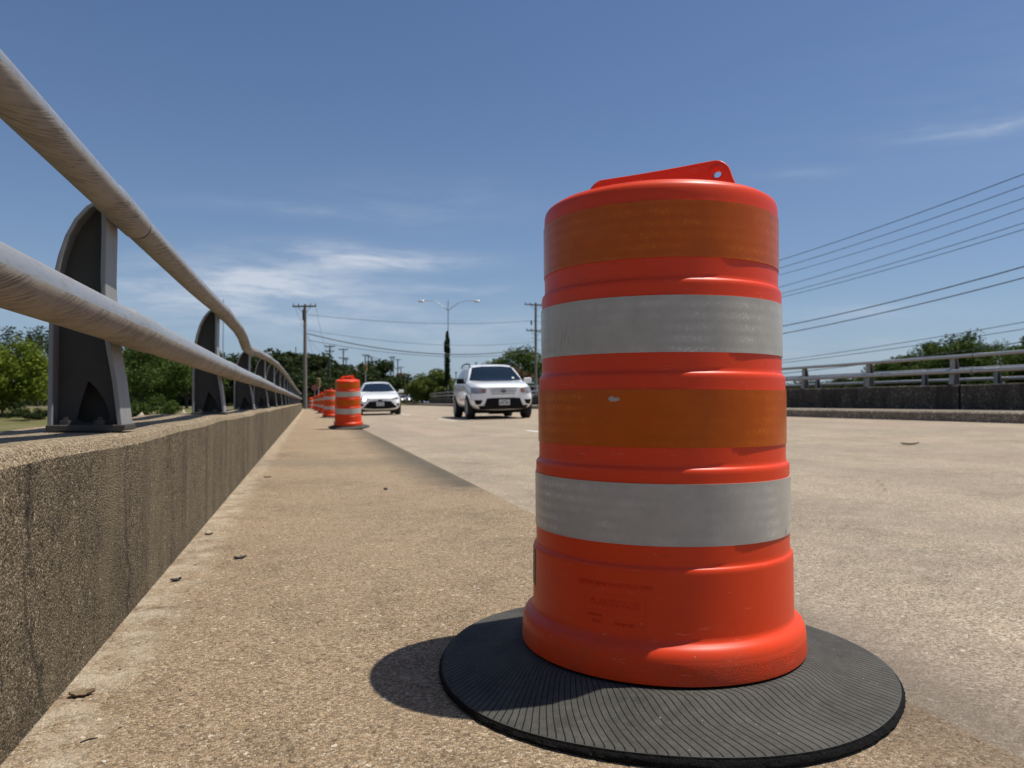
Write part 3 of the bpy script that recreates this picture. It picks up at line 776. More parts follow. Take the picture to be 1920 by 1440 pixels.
# cast lettering and sticker on the nearest drum only
M['emboss'] = plastic('raised lettering plastic', (.69, .046, .007))
def wrap_text(body, size, ang, z, sp=1.0):
    me = text_mesh(body, size, M['emboss'], 'cast_lettering', .0008, sp)
    for v in me.vertices:
        rr = wall_r(z) + .0003 + v.co.z; a = ang + v.co.x / .2584
        v.co = Vector((rr * math.sin(a), -rr * math.cos(a), z + v.co.y))
    o = bpy.data.objects.new('cast_lettering', me); col.objects.link(o); o.parent = body_o; return o
body_o = [c_ for c_ in drum_kids if c_.name == 'body'][0]
wrap_text('CONFORMS TO MUTCD SPEC', .0105, R(-29), .2085)
wrap_text('PLASTICADE', .0165, R(-29), .1760, 1.02)
wrap_text('MADE IN', .0075, R(-37), .1530); wrap_text('U.S.A.', .0075, R(-36), .1420); wrap_text('PATENTED', .0075, R(-24.5), .1420)
m = MB()
def frame_seg(a0, a1, z0, z1):
    r_ = .2586; m.lathe([(r_, z0), (r_, z1)], 8, a0=a0, a1=a1)
for a0, a1, z0, z1 in ((R(-42), R(-16), .1905, .1920), (R(-42), R(-16), .1605, .1620), (R(-42), R(-41.5), .1620, .1905), (R(-16.5), R(-16), .1620, .1905)): frame_seg(a0, a1, z0, z1)
m.build('cast_lettering', M['emboss'], body_o, smooth=40)
m = MB(); m.lathe([(.2579, .162), (.2590, .163), (.2588, .234), (.2578, .235)], 12, a0=R(-96), a1=R(-81)); m.build('sticker', M['green_sticker'], body_o, smooth=40)


# ------------------------------------------------------------------ cars
def paint(name, c, rough=.25):
    t = NT(name); P = t.obj(); n = t.noise(P, 3, 4, .6)
    cc = t.mix(n, tuple(x * .93 for x in c), c)
    X, Y, Z = t.sep(P)
    low = t.math('MULTIPLY', t.math('DIVIDE', t.math('SUBTRACT', .55, Z), .4, clamp=True), t.ramp(t.noise(P, 5, 5, .7), [(.35, 0), (.7, .45)]))
    cc = t.mix(low, cc, (.30, .27, .22))
    return t.done(cc, rough, 0, None, .5, Coat_Weight=.8, Coat_Roughness=.05)
M['car_white'] = paint('white car paint', (.93, .92, .89))
M['car_tan'] = paint('tan car paint', (.45, .36, .25))
M['car_silver'] = paint('silver car paint', (.45, .46, .48))
M['glass'] = simple('dark car glass', (.010, .018, .032), .06, var=.2, spec=.22)
M['glass_side'] = simple('grey tinted side glass', (.03, .035, .04), .05, var=.2, spec=.8)
M['black'] = simple('black trim', (.008, .008, .008), .6, spec=.15)
M['under'] = simple('underbody black', (.006, .006, .006), .9)
M['tyre'] = simple('tyre', (.018, .018, .018), .85)
M['rim'] = simple('alloy rim', (.42, .42, .42), .35, .7)
M['chrome'] = simple('chrome', (.72, .72, .72), .15, .95)
t = NT('headlamp lens'); P = t.obj(); n = t.noise(P, 22, 3)
M['lens'] = t.done(t.mix(n, (.16, .15, .15), (.42, .41, .40)), .12, .2, None, .7)
M['lens_dark'] = simple('smoked lamp lens', (.16, .14, .13), .1, .2, spec=.7)
M['indicator'] = simple('amber lamp insert', (.40, .10, .04), .2)
M['grille_white'] = simple('bright grille surround', (.88, .88, .87), .3, var=.05)
M['plate'] = simple('licence plate', (.62, .61, .56), .5)
M['plate_ink'] = simple('plate ink', (.07, .08, .14), .5)
t = NT('lit headlamp'); t.b.inputs['Emission Color'].default_value = (1, .97, .90, 1); t.b.inputs['Emission Strength'].default_value = 3.5
M['lit'] = t.done((.9, .9, .88), .2)

def car_body(stations, mat, parent, name='body'):
    """stations: y, zb, wlow, zmid, wmid, zbelt, wbelt, zedge, wedge, ztop"""
    m = MB(); vs = []
    for (y, zb, wl_, zm, wm, zbt, wb, ze, we, zt) in stations:
        half = [(wl_, zb), (wm, zm), (wb, zbt), ((wb + we) / 2, (zbt + ze) / 2), (we, ze), (we - .05, ze + (zt - ze) * .55), (we * .5, ze + (zt - ze) * .93)]
        ring = [(0, zb)] + half + [(0, zt)] + [(-a, b) for a, b in reversed(half)]
        vs += [(a, y, b) for a, b in ring]
    k = 16
    fs = [(j * k + i, j * k + (i + 1) % k, (j + 1) * k + (i + 1) % k, (j + 1) * k + i) for j in range(len(stations) - 1) for i in range(k)]
    def cap(o): return [(o, o + 1, o + 15)] + [(o + q, o + q + 1, o + 15 - q, o + 16 - q) for q in range(1, 7)] + [(o + 7, o + 8, o + 9)]
    fs += cap(0) + cap((len(stations) - 1) * k)
    m.add(vs, fs)
    o = m.build(name, mat, parent)
    bm = bmesh.new(); bm.from_mesh(o.data); bmesh.ops.recalc_face_normals(bm, faces=bm.faces); bm.to_mesh(o.data); bm.free()
    md = o.modifiers.new('s', 'SUBSURF'); md.levels = 3; md.render_levels = 3
    dg = bpy.context.evaluated_depsgraph_get(); me = bpy.data.meshes.new_from_object(o.evaluated_get(dg)); o.modifiers.clear(); o.data = me
    me.polygons.foreach_set('use_smooth', [True] * len(me.polygons))
    bm = bmesh.new(); bm.from_mesh(me); tree = BVHTree.FromBMesh(bm); bm.free()
    return o, tree
def project(tree, a, b, side, off):
    """side 'front': (a,b)=(x,z) cast along +y; 'L'/'R': (a,b)=(y,z) cast inwards along x"""
    if side == 'front': o, d = Vector((a, -2, b)), Vector((0, 1, 0))
    elif side == 'L': o, d = Vector((-3, a, b)), Vector((1, 0, 0))
    else: o, d = Vector((3, a, b)), Vector((-1, 0, 0))
    p, n, i, _ = tree.ray_cast(o, d)
    if p is None: return None
    if n.dot(d) > 0: n = -n
    return p + n * off
def patch(tree, top, bot, side, off, name, mat, parent, rows=6, cols=16):
    def along(pl, t_):
        L = [0]
        for i in range(1, len(pl)): L.append(L[-1] + math.dist(pl[i], pl[i - 1]))
        d = t_ * L[-1]
        for i in range(1, len(pl)):
            if d <= L[i] + 1e-9:
                k = (d - L[i - 1]) / max(1e-9, L[i] - L[i - 1]); return tuple(pl[i - 1][q] + (pl[i][q] - pl[i - 1][q]) * k for q in (0, 1))
        return pl[-1]
    P = {}; m = MB()
    for j in range(rows + 1):
        for i in range(cols + 1):
            a, b = along(top, i / cols), along(bot, i / cols); k = j / rows
            P[i, j] = project(tree, a[0] + (b[0] - a[0]) * k, a[1] + (b[1] - a[1]) * k, side, off)
    idx = {}; vs = []
    for key, p in P.items():
        if p is not None: idx[key] = len(vs); vs.append(p)
    fs = []
    for j in range(rows):
        for i in range(cols):
            q = [(i, j), (i + 1, j), (i + 1, j + 1), (i, j + 1)]
            if all(x in idx for x in q): fs.append(tuple(idx[x] for x in q))
    m.add(vs, fs)
    return m.build(name, mat, parent, smooth=50)
def mirrored(fn, *args):
    for s in (-1, 1): fn(s, *args)
def wheel(parent, x, y, r, w, s):
    m = MB(); prof = [(r * .60, -w / 2 + .01), (r * .93, -w / 2), (r, -w / 2 + .03), (r, w / 2 - .03), (r * .93, w / 2), (r * .60, w / 2 - .01)]
    m.lathe(prof, 32, closed=True)
    Mr = Matrix.Rotation(R(90), 4, 'Y'); m.v = [tuple(Mr @ Vector(v)) for v in m.v]
    wh = m.build('wheel', M['tyre'], parent, smooth=40, loc=(x, y, r))
    m = MB(); m.lathe([(0, .012), (r * .14, .012), (r * .17, 0), (r * .18, -.03), (0, -.03)], 20)
    m.lathe([(r * .52, -.04), (r * .52, .01), (r * .58, .018), (r * .615, .01), (r * .615, -.05)], 32)
    for k in range(7):
        a = 2 * math.pi * k / 7; d = Vector((math.cos(a), math.sin(a), 0)); pn = Vector((-d.y, d.x, 0))
        a1, a2 = r * .12, r * .56; q = [d * a1 + pn * .028, d * a1 - pn * .028, d * a2 - pn * .022, d * a2 + pn * .022]
        m.add([v + Vector((0, 0, .002)) for v in q] + [v + Vector((0, 0, -.03)) for v in q], [(0, 3, 2, 1), (4, 5, 6, 7), (0, 1, 5, 4), (1, 2, 6, 5), (2, 3, 7, 6), (3, 0, 4, 7)])
    m.lathe([(0, -.08), (r * .6, -.08)], 24)
    Mr = Matrix.Rotation(R(90) * s, 4, 'Y'); m.v = [tuple(Mr @ Vector(v)) for v in m.v]
    rm = m.build('rim', M['rim'], wh, smooth=30, loc=(s * (w / 2 - .015), 0, 0)); return wh
def arch(tree, y, r, R_, s, parent, mat):
    m = MB(); n = 20; vs = []; ok = True
    for k in range(n + 1):
        a = math.pi * (-.08 + 1.16 * k / n)
        for q in (.3, r, R_):
            p = project(tree, y + q * math.cos(a), r * .92 + q * math.sin(a), 'L' if s < 0 else 'R', .006)
            if p is None: p = Vector((s * .8, y + q * math.cos(a), r * .92 + q * math.sin(a)))
            vs.append(p)
    m.add(vs, [(3 * k + q, 3 * k + q + 1, 3 * k + q + 4, 3 * k + q + 3) for k in range(n) for q in (0, 1)])
    return m.build('wheel_arch', mat, parent, smooth=60)
def plate_part(x, y, z, w, h, parent, s=1, tilt=0):
    m = MB(); m.box((0, 0, 0), (w, .015, h)); p = bevel(m.build('number_plate', M['plate'], parent, loc=(x, y, z)), .004)
    m = MB(); m.box((0, -.010, h * .30), (w * .5, .004, h * .12))
    for k in range(7):
        if k != 3: m.box((-w * .36 + k * w * .12, -.010, -.012), (w * .065, .004, h * .36))
    m.build('plate_marks', M['plate_ink'], p); return p

# --- white SUV
suv = tag(empty('suv'), 'white SUV with roof rails and oval grille in the outer lane beside the near drum', 'car')
ST = [(0.00, .34, .55, .55, .70, .78, .62, .90, .50, .92), (.05, .28, .74, .55, .84, .80, .78, .93, .66, .965), (.22, .25, .84, .56, .915, .84, .865, .99, .76, 1.03), (.60, .25, .86, .58, .935, .92, .905, 1.05, .80, 1.09),
      (1.10, .25, .87, .60, .945, 1.00, .925, 1.09, .84, 1.13), (1.24, .25, .87, .60, .945, 1.02, .93, 1.13, .82, 1.17), (1.55, .25, .87, .60, .945, 1.03, .93, 1.36, .77, 1.41), (1.95, .25, .87, .60, .945, 1.04, .93, 1.58, .69, 1.64), (2.3, .25, .87, .60, .945, 1.05, .93, 1.63, .67, 1.69),
      (3.0, .25, .87, .60, .945, 1.06, .93, 1.65, .67, 1.70), (3.8, .25, .87, .60, .945, 1.08, .925, 1.62, .66, 1.67), (4.25, .26, .87, .60, .935, 1.09, .91, 1.52, .60, 1.57), (4.52, .30, .84, .60, .90, 1.08, .86, 1.20, .72, 1.26), (4.62, .36, .74, .60, .82, 1.0, .78, 1.08, .66, 1.10)]
sb, tr_ = car_body(ST, M['car_white'], suv)
patch(tr_, [(-.615, 1.565), (-.3, 1.60), (.3, 1.60), (.615, 1.565)], [(-.80, 1.145), (-.35, 1.12), (.35, 1.12), (.80, 1.145)], 'front', .006, 'windscreen', M['glass'], sb, 8, 24)
# grille: chrome-edged body coloured with slots
patch(tr_, [(-.40, .865), (-.2, .885), (.2, .885), (.40, .865)], [(-.36, .735), (-.22, .715), (.22, .715), (.36, .735)], 'front', .008, 'grille', M['grille_white'], suv, 5, 20)
gr_ = [c_ for c_ in children(suv) if c_.name.startswith('grille')][0]
for z0, z1, x0 in ((.868, .880, .40), (.820, .834, .39), (.774, .788, .37), (.722, .736, .34)):
    patch(tr_, [(-x0, z1), (x0, z1)], [(-x0 + .01, z0), (x0 - .01, z0)], 'front', .016, 'grille_slot', M['under'], gr_, 2, 14)
m = MB(); m.lathe([(0, 0), (.05, .0), (.075, .006), (.08, 0)], 20); m.v = [(a * 1.0, -b - .0, c_ ) for a, c_, b in [(v[0], v[1] * .62, v[2]) for v in m.v]]
p = project(tr_, 0, .805, 'front', .02); m.build('badge', M['lens_dark'], suv, smooth=40, loc=tuple(p))
def suv_side(s):
    hl = patch(tr_, [(s * .48, .880), (s * .68, .915), (s * .87, .935)], [(s * .51, .755), (s * .68, .740), (s * .89, .750)], 'front', .007, 'headlight', M['lens'], suv, 5, 12)
    patch(tr_, [(s * .52, .855), (s * .60, .865)], [(s * .535, .775), (s * .61, .77)], 'front', .012, 'indicator', M['indicator'], hl, 3, 4)
    patch(tr_, [(s * .60, .56), (s * .83, .565)], [(s * .66, .44), (s * .78, .43)], 'front', .008, 'fog_lamp', M['black'], suv, 4, 8)
    side = 'L' if s < 0 else 'R'
    fw = patch(tr_, [(1.68, 1.31), (1.98, 1.50), (2.30, 1.53)], [(1.36, 1.13), (1.8, 1.12), (2.30, 1.12)], side, .007, 'side_window', M['glass_side'], sb, 6, 12)
    patch(tr_, [(2.38, 1.535), (3.10, 1.54)], [(2.38, 1.12), (3.18, 1.13)], side, .007, 'side_window', M['glass_side'], sb, 6, 12)
    patch(tr_, [(3.22, 1.53), (3.85, 1.48)], [(3.28, 1.14), (4.10, 1.20)], side, .007, 'side_window', M['glass_side'], sb, 6, 12)
    patch(tr_, [(4.30, 1.02), (4.52, 1.02)], [(4.32, .82), (4.56, .84)], side, .007, 'tail_lamp', M['indicator'], suv, 4, 4)
    patch(tr_, [(1.25, .36), (3.35, .36)], [(1.25, .30), (3.35, .30)], side, .007, 'sill_trim', M['black'], sb, 2, 12)
    for yy, z in ((2.15, .98), (3.1, .99)):
        q = project(tr_, yy, z, side, .015); m = MB(); m.box((0, 0, 0), (.03, .18, .035)); bevel(m.build('door_handle', M['car_white'], sb, loc=tuple(q)), .01)
    for yy in (2.34, 3.20):
        patch(tr_, [(yy, 1.10), (yy + .012, 1.10)], [(yy, .42), (yy + .012, .42)], side, .004, 'door_seam', M['black'], sb, 8, 1)
    for yy in (.90, 3.62):
        arch(tr_, yy, .36, .40, s, sb, M['under'])
        wheel(suv, s * .835, yy, .355, .235, s)
    # mirror
    m = MB(); m.box((s * .08, 0, 0), (.22, .12, .16)); m.box((s * -.04, .02, -.05), (.10, .05, .05))
    mi = bevel(m.build('wing_mirror', M['black'] if s < 0 else M['car_white'], suv, loc=(s * .96, 1.42, 1.14)), .035, 3)
    # roof rail
    m = MB(); m.tube([(s * .66, 1.90, 1.585), (s * .66, 2.10, 1.68), (s * .66, 2.6, 1.72), (s * .66, 3.5, 1.715), (s * .66, 3.85, 1.63)], .022, 8); m.build('roof_rail', M['black'], suv, smooth=50)
mirrored(suv_side)
patch(tr_, [(-.48, .60), (-.3, .615), (.3, .615), (.48, .60)], [(-.58, .36), (-.3, .35), (.3, .35), (.58, .36)], 'front', .007, 'lower_intake', M['black'], suv, 6, 16)
patch(tr_, [(-.72, .40), (.72, .40)], [(-.66, .30), (.66, .30)], 'front', .010, 'bumper_trim', M['black'], suv, 3, 16)
plate_part(.02, -.035, .485, .31, .155, suv)
m = MB(); m.box((0, 2.3, .24), (1.45, 3.7, .12)); m.box((0, 1.0, .20), (.5, .4, .12)); m.build('underbody', M['under'], suv)
m = MB(); m.box((.22, 1.7, 1.12), (.30, .12, .34)); m.build('seat', M['under'], suv)
# pale sticker on the windscreen corner
patch(tr_, [(.52, 1.235), (.58, 1.235)], [(.53, 1.19), (.595, 1.19)], 'front', .010, 'windscreen_sticker', M['plate'], sb, 1, 2)
p = at(945, 21.3, -.4)
suv.location = (p.x, p.y, road_z(p.x) - .006); suv.rotation_euler = (0, math.atan(-.0223), R(-3.6))

# --- white sedan
def make_sedan():
    sed = empty('sedan')
    ST = [(0.00, .30, .50, .46, .60, .60, .50, .67, .40, .69), (.05, .22, .68, .44, .76, .62, .70, .71, .58, .735), (.22, .18, .78, .46, .85, .66, .82, .78, .70, .81), (.60, .18, .81, .48, .88, .74, .86, .86, .74, .895),
          (1.05, .18, .82, .50, .89, .82, .875, .92, .76, .955), (1.20, .18, .82, .50, .89, .86, .88, .955, .75, .99), (1.55, .18, .82, .50, .89, .90, .88, 1.15, .65, 1.20), (1.95, .18, .82, .50, .89, .93, .88, 1.34, .56, 1.39), (2.3, .18, .82, .50, .89, .94, .88, 1.39, .54, 1.45),
          (2.9, .18, .82, .50, .89, .95, .88, 1.38, .54, 1.445), (3.45, .18, .82, .50, .89, .96, .87, 1.28, .54, 1.33), (3.95, .18, .82, .50, .88, .97, .86, 1.05, .66, 1.10), (4.35, .2, .80, .50, .86, .95, .84, 1.02, .70, 1.06), (4.55, .26, .74, .50, .80, .90, .76, .98, .62, 1.0), (4.62, .36, .62, .55, .70, .86, .66, .92, .5, .93)]
    b, tr_ = car_body(ST, M['car_white'], sed)
    patch(tr_, [(-.51, 1.335), (-.25, 1.365), (.25, 1.365), (.51, 1.335)], [(-.71, 1.00), (-.3, .98), (.3, .98), (.71, 1.00)], 'front', .006, 'windscreen', M['glass'], b, 8, 24)
    gr = patch(tr_, [(-.44, .575), (-.2, .590), (.2, .590), (.44, .575)], [(-.70, .31), (-.3, .27), (.3, .27), (.70, .31)], 'front', .008, 'grille', M['black'], sed, 8, 20)
    patch(tr_, [(-.66, .675), (-.10, .640), (.10, .640), (.66, .675)], [(-.66, .662), (-.10, .628), (.10, .628), (.66, .662)], 'front', .012, 'grille_trim', M['lens_dark'], sed, 1, 16)
    patch(tr_, [(-.09, .65), (.09, .65)], [(-.08, .575), (.08, .575)], 'front', .016, 'badge', M['black'], sed, 2, 4)
    def side_(s):
        hl = patch(tr_, [(s * .46, .685), (s * .62, .72), (s * .74, .745)], [(s * .50, .650), (s * .64, .645), (s * .76, .655)], 'front', .007, 'headlight', M['lens_dark'], sed, 4, 10)
        if s < 0:
            m = MB(); m.lathe([(0, .035), (.04, .030), (.07, .015), (.085, 0)], 20); m.v = [(v[0], -v[2], v[1]) for v in m.v]
            q = project(tr_, s * .62, .665, 'front', .012); m.build('lamp', M['lit'], hl, smooth=50, loc=tuple(q))
        patch(tr_, [(s * .66, .46), (s * .78, .50)], [(s * .70, .385), (s * .78, .38)], 'front', .008, 'fog_lamp', M['black'], sed, 3, 4)
        side = 'L' if s < 0 else 'R'
        patch(tr_, [(1.62, 1.13), (1.95, 1.29), (2.30, 1.32)], [(1.36, 1.0), (1.8, .99), (2.30, .99)], side, .007, 'side_window', M['glass_side'], b, 6, 12)
        patch(tr_, [(2.38, 1.325), (3.05, 1.31), (3.4, 1.22)], [(2.38, .99), (3.1, .995), (3.55, 1.03)], side, .007, 'side_window', M['glass_side'], b, 6, 12)
        for yy in (.88, 3.58):
            arch(tr_, yy, .335, .365, s, b, M['under']); wheel(sed, s * .79, yy, .325, .215, s)
        for yy in (2.34, 3.1): patch(tr_, [(yy, .98), (yy + .012, .98)], [(yy, .35), (yy + .012, .35)], side, .004, 'door_seam', M['black'], b, 8, 1)
        m = MB(); m.box((s * .07, 0, 0), (.20, .10, .13)); m.box((s * -.04, .02, -.05), (.10, .04, .04)); bevel(m.build('wing_mirror', M['car_white'], sed, loc=(s * .93, 1.45, 1.0)), .03, 3)
    mirrored(side_)
    plate_part(.0, -.04, .47, .31, .155, sed)
    m = MB(); m.box((0, 2.2, .20), (1.35, 3.6, .10)); m.build('underbody', M['under'], sed)
    return sed
sed = make_sedan()
tag(sed, 'white sedan with one bright headlamp and wide black grille, coming up beside the leaning drum', 'car')
p = at(713.5, 30.8, -.5); sed.location = (p.x, p.y, road_z(p.x) - .004); sed.rotation_euler = (0, math.atan(-.0223), R(-1.5))
def all_tree(o):
    c_ = [(o, [all_tree(x) for x in children(o)])]; return c_[0]
def copy_rec(node, parent, swap):
    o, kids = node; c_ = o.copy(); col.objects.link(c_); c_.parent = parent
    if o.type == 'MESH' and o.name.startswith(('body', 'wing_mirror')) and swap:
        c_.data = o.data.copy(); c_.data.materials[0] = swap
    for k_ in kids: copy_rec(k_, c_, swap)
    return c_
tree_s = all_tree(sed)
for px, dep, mt, rz, lab in ((762, 118, 'car_tan', 8, 'tan car far down the road between the sedan and the round bush'), (776, 104, 'car_silver', -4, 'small silver car far down the road just left of the round bush'), (768, 150, 'car_white', 20, 'tiny white car farthest down the road, behind the tan one')):
    c_ = copy_rec(tree_s, None, M[mt]); p = at(px, dep, -.5); c_.location = (p.x, p.y, road_z(min(p.x, 11.3)) + (.1 if p.x > 11.3 else 0)); c_.rotation_euler = (0, 0, R(rz))
    c_['label'] = lab; c_['group'] = 'far cars down the road'

# ------------------------------------------------------------------ poles, wires, lamps
t = NT('weathered utility pole wood'); P = t.obj(); st = t.noise(t.scale(P, (9, 9, .8)), 2, 5, .6)
M['wood'] = t.done(t.mix(st, (.13, .115, .095), (.27, .245, .21)), .85, 0, t.bump(st, .01), .2)
M['wood_far'] = simple('dark old pole wood', (.075, .07, .065), .85)
M['wire'] = simple('overhead cable', (.05, .055, .06), .6)
M['insul'] = simple('insulator', (.25, .25, .25), .4)
M['galv'] = simple('galvanised mast', (.42, .43, .43), .45, .4)
M['lamp_head'] = simple('pale lamp head', (.62, .64, .66), .3, .2)
def gz(x, y):
    return ground_z(x, y)
def utility_pole(x, y, h_top, r, arms, label, rz=0, mat='wood', tilt=0, group='wooden utility poles', extra=True):
    z0 = gz(x, y) - .3; e = tag(empty('utility_pole', (x, y, z0), R(rz)), label, 'utility pole', group); e.rotation_euler = (0, R(tilt), R(rz))
    H = h_top - z0; m = MB()
    m.tube([(0, 0, H * k / 8) for k in range(9)], [r * (1 - .38 * k / 8) for k in range(9)], 14); m.build('shaft', M[mat], e, smooth=50)
    for (dz, w, off) in arms:
        m = MB(); m.box((off, -r * .8, H - dz), (w, .11, .13))
        m.tube([(off - w * .28, -r * .8, H - dz), (0, -r, H - dz - .75)], .022, 6); m.tube([(off + w * .28, -r * .8, H - dz), (0, -r, H - dz - .75)], .022, 6)
        a_ = m.build('crossarm', M[mat], e)
        for k in (-.47, -.25, .25, .47) if y < 90 else (-.45, .45):
            m = MB(); m.tube([(off + w * k, -r * .8, H - dz + .06), (off + w * k, -r * .8, H - dz + .16), (off + w * k, -r * .8, H - dz + .26)], [.05, .06, .03], 8)
            m.build('insulator', M['insul'], a_, smooth=50)
    return e
pL = at(572.5, 63, 0); pR = Vector((24.8, 81.0, 0))
L_top = CAMZ + 184 * 63 / 1400
eL = utility_pole(pL.x, pL.y, L_top, .185, [(.20, 2.0, 0)], 'tall grey utility pole standing right at the end of the near railing', -15, tilt=-.5)
m = MB(); m.tube([(0.0, -.24, 0), (0, -.24, .9)], .16, 12); m.build('transformer', M['wood_far'], eL, smooth=50, loc=(0, 0, 7.9))
m = MB(); m.tube([(-.11, .05, 0), (-.10, .04, 8.3)], .045, 8); m.build('conduit', M['galv'], eL, smooth=50)
eR = utility_pole(pR.x, pR.y, CAMZ + 11.3, .19, [(.25, 2.7, 0), (3.2, 2.3, 0)], 'tall utility pole with two crossarms just left of the near drum, behind the SUV', 0)
for dx in (-.55, .75):
    m = MB(); m.tube([(dx, -.1, 0), (dx, -.1, .5)], .09, 10); m.build('fuse_cutout', M['wood_far'], eR, smooth=50, loc=(0, 0, 10.6))
far = [(618, 108, 647, [(.2, 1.5, 0), (.9, 1.3, 0)], 'third-nearest utility pole, first beyond the tall one at the railing end', 'wood_far', .14),
       (643.5, 122, 653, [(.2, 1.5, 0), (1.6, 1.4, 0)], 'utility pole with two short arms rising just above the leaning drum', 'wood_far', .14),
       (649, 150, 671, [(.3, 1.0, 0)], 'thin pole close to the right of the pole above the leaning drum', 'wood_far', .13),
       (684.5, 160, 664, [(.2, 1.6, 0)], 'left pole of the cluster of three behind the grey-roofed building', 'wood_far', .17),
       (690.5, 178, 666, [(.2, .9, 0)], 'middle pole of the cluster of three behind the grey-roofed building', 'wood_far', .17),
       (696, 172, 668, [(.2, 1.2, 0)], 'right pole of the cluster of three behind the grey-roofed building', 'wood_far', .17),
       (733, 200, 668.5, [(.2, 1.6, 0), (3, 1.4, 0)], 'left pole of the far group above the sedan roof', 'wood_far', .2),
       (737.5, 215, 668, [(.2, 1.5, 0)], 'second pole of the far group above the sedan roof', 'wood_far', .2),
       (745.5, 205, 673, [(.2, 1.8, 0), (2.6, 1.8, 0)], 'third pole of the far group, beside the red sign', 'wood_far', .2),
       (751.5, 235, 687, [(.3, 2.0, 0), (3, 1.6, 0)], 'shortest pole of the far group, right of the red sign', 'wood_far', .2),
       (554, 140, 650, [], 'bare pole top poking over the dark trees left of the tall pole', 'wood_far', .13),
       (820, 240, 690, [(.3, 1.4, 0)], 'faint far pole above the bush, left of the ivy covered lamp', 'wood_far', .18),
       (892.5, 200, 679, [(.3, .8, 0)], 'small far pole just over the SUV roof', 'wood_far', .16),
       (855, 230, 697, [(.3, .8, 0)], 'low dark pole top left of the SUV roof', 'wood_far', .2)]
fp = []
for px, dep, py, arms, lab, mt, r_ in far:
    p = at(px, dep, py=py); fp.append(p)
    utility_pole(p.x, p.y, p.z, r_, arms, lab, -10, mt)

def wire(pts, r, label, group, name='overhead_wire'):
    m = MB(); m.tube(pts, r, 5); return tag(m.build(name, M['wire'], smooth=60), label, 'wire', group)
def sag(a, b, s, n=18):
    a, b = Vector(a), Vector(b); return [a.lerp(b, k / n) - Vector((0, 0, 4 * s * (k / n) * (1 - k / n))) for k in range(n + 1)]
G1 = 'cables strung across the road between the two tall poles'
for hl_, hr, s_, r_, lab in ((7.40, 9.28, .55, .022, 'topmost cable strung across the road between the two tall poles'), (6.10, 6.83, .78, .018, 'thin second cable from the top across the road, passing behind the ivied lamp mast'),
                      (5.78, 6.16, 1.2, .045, 'thickest sagging cable across the road between the two tall poles'), (5.25, 5.70, .93, .024, 'lowest thin cable across the road, just under the thick one')):
    wire(sag((pL.x + .15, pL.y, CAMZ + hl_), (pR.x - .15, pR.y, CAMZ + hr), s_), r_, lab, G1)
def quad(Y, pts):
    (a, u), (b, v), (c_, w) = pts
    return u * (Y - b) * (Y - c_) / ((a - b) * (a - c_)) + v * (Y - a) * (Y - c_) / ((b - a) * (b - c_)) + w * (Y - a) * (Y - b) / ((c_ - a) * (c_ - b))
G2 = 'parallel power cables rising to the right of the near drum'
XY = 1 / math.tan(R(15.2) + math.atan(510 / 1400)), 1 / math.tan(R(15.2) + math.atan(960 / 1400))
# row in the picture at columns 1470 and 1920, line offset X, height where it meets the far pole
W = [(485, 326, 23.5, 11.05, .016, 'topmost'), (500, 348, 24.4, 11.05, .015, 'second from the top'), (513, 371, 26.0, 11.05, .014, 'third from the top'), (536, 391, 24.8, 9.8, .014, 'fourth from the top'),
     (549, 418, 24.8, 9.2, .014, 'fifth from the top'), (556, 430, 25.2, 8.9, .014, 'sixth from the top'), (611, 500, 24.7, 8.1, .024, 'seventh from the top, thicker'), (625, 521, 24.4, 7.3, .022, 'eighth from the top'),
     (675, 604, 42.0, 7.0, .022, 'ninth from the top, low'), (680, 617, 42.0, 6.5, .022, 'tenth from the top, lower still'), (700, 641, 42.0, 5.6, .03, 'lowest, dark one')]
for y0, y1, X, hp, r_, w_ in W:
    q = []
    for px, py, cot in ((1470, y0, XY[0]), (1920, y1, XY[1])):
        Y = X * cot; dep = X * SIN + Y * COS; q.append((Y, (754 - py) * dep / 1400))
    pts3 = q + [(81.0 if X < 30 else 140, hp)]
    end = 81.0 if X < 30 else 140
    ys = [-6 + (end + 6) * k / 40 for k in range(41)]
    wire([(X, Y, CAMZ + quad(Y, pts3)) for Y in ys], r_, f'{w_} of the cables rising right of the near drum', G2)
# service drops from the tall pole towards the next one
p2 = fp[0]
for k, (dx, h0, h1, s_) in enumerate(((-.85, 7.95, 7.5, 1.4), (.85, 7.95, 7.5, 2.0), (.15, 5.6, 6.6, 2.4))):
    wire(sag((pL.x + dx, pL.y, CAMZ + h0), (p2.x + dx * .6, p2.y, CAMZ + h1), s_), .012, ('thin drop wire from the left tip of the tall pole crossarm', 'thin drop wire from the right tip of the tall pole crossarm', 'low drop wire from the middle of the tall pole')[k], 'drop wires behind the tall pole')

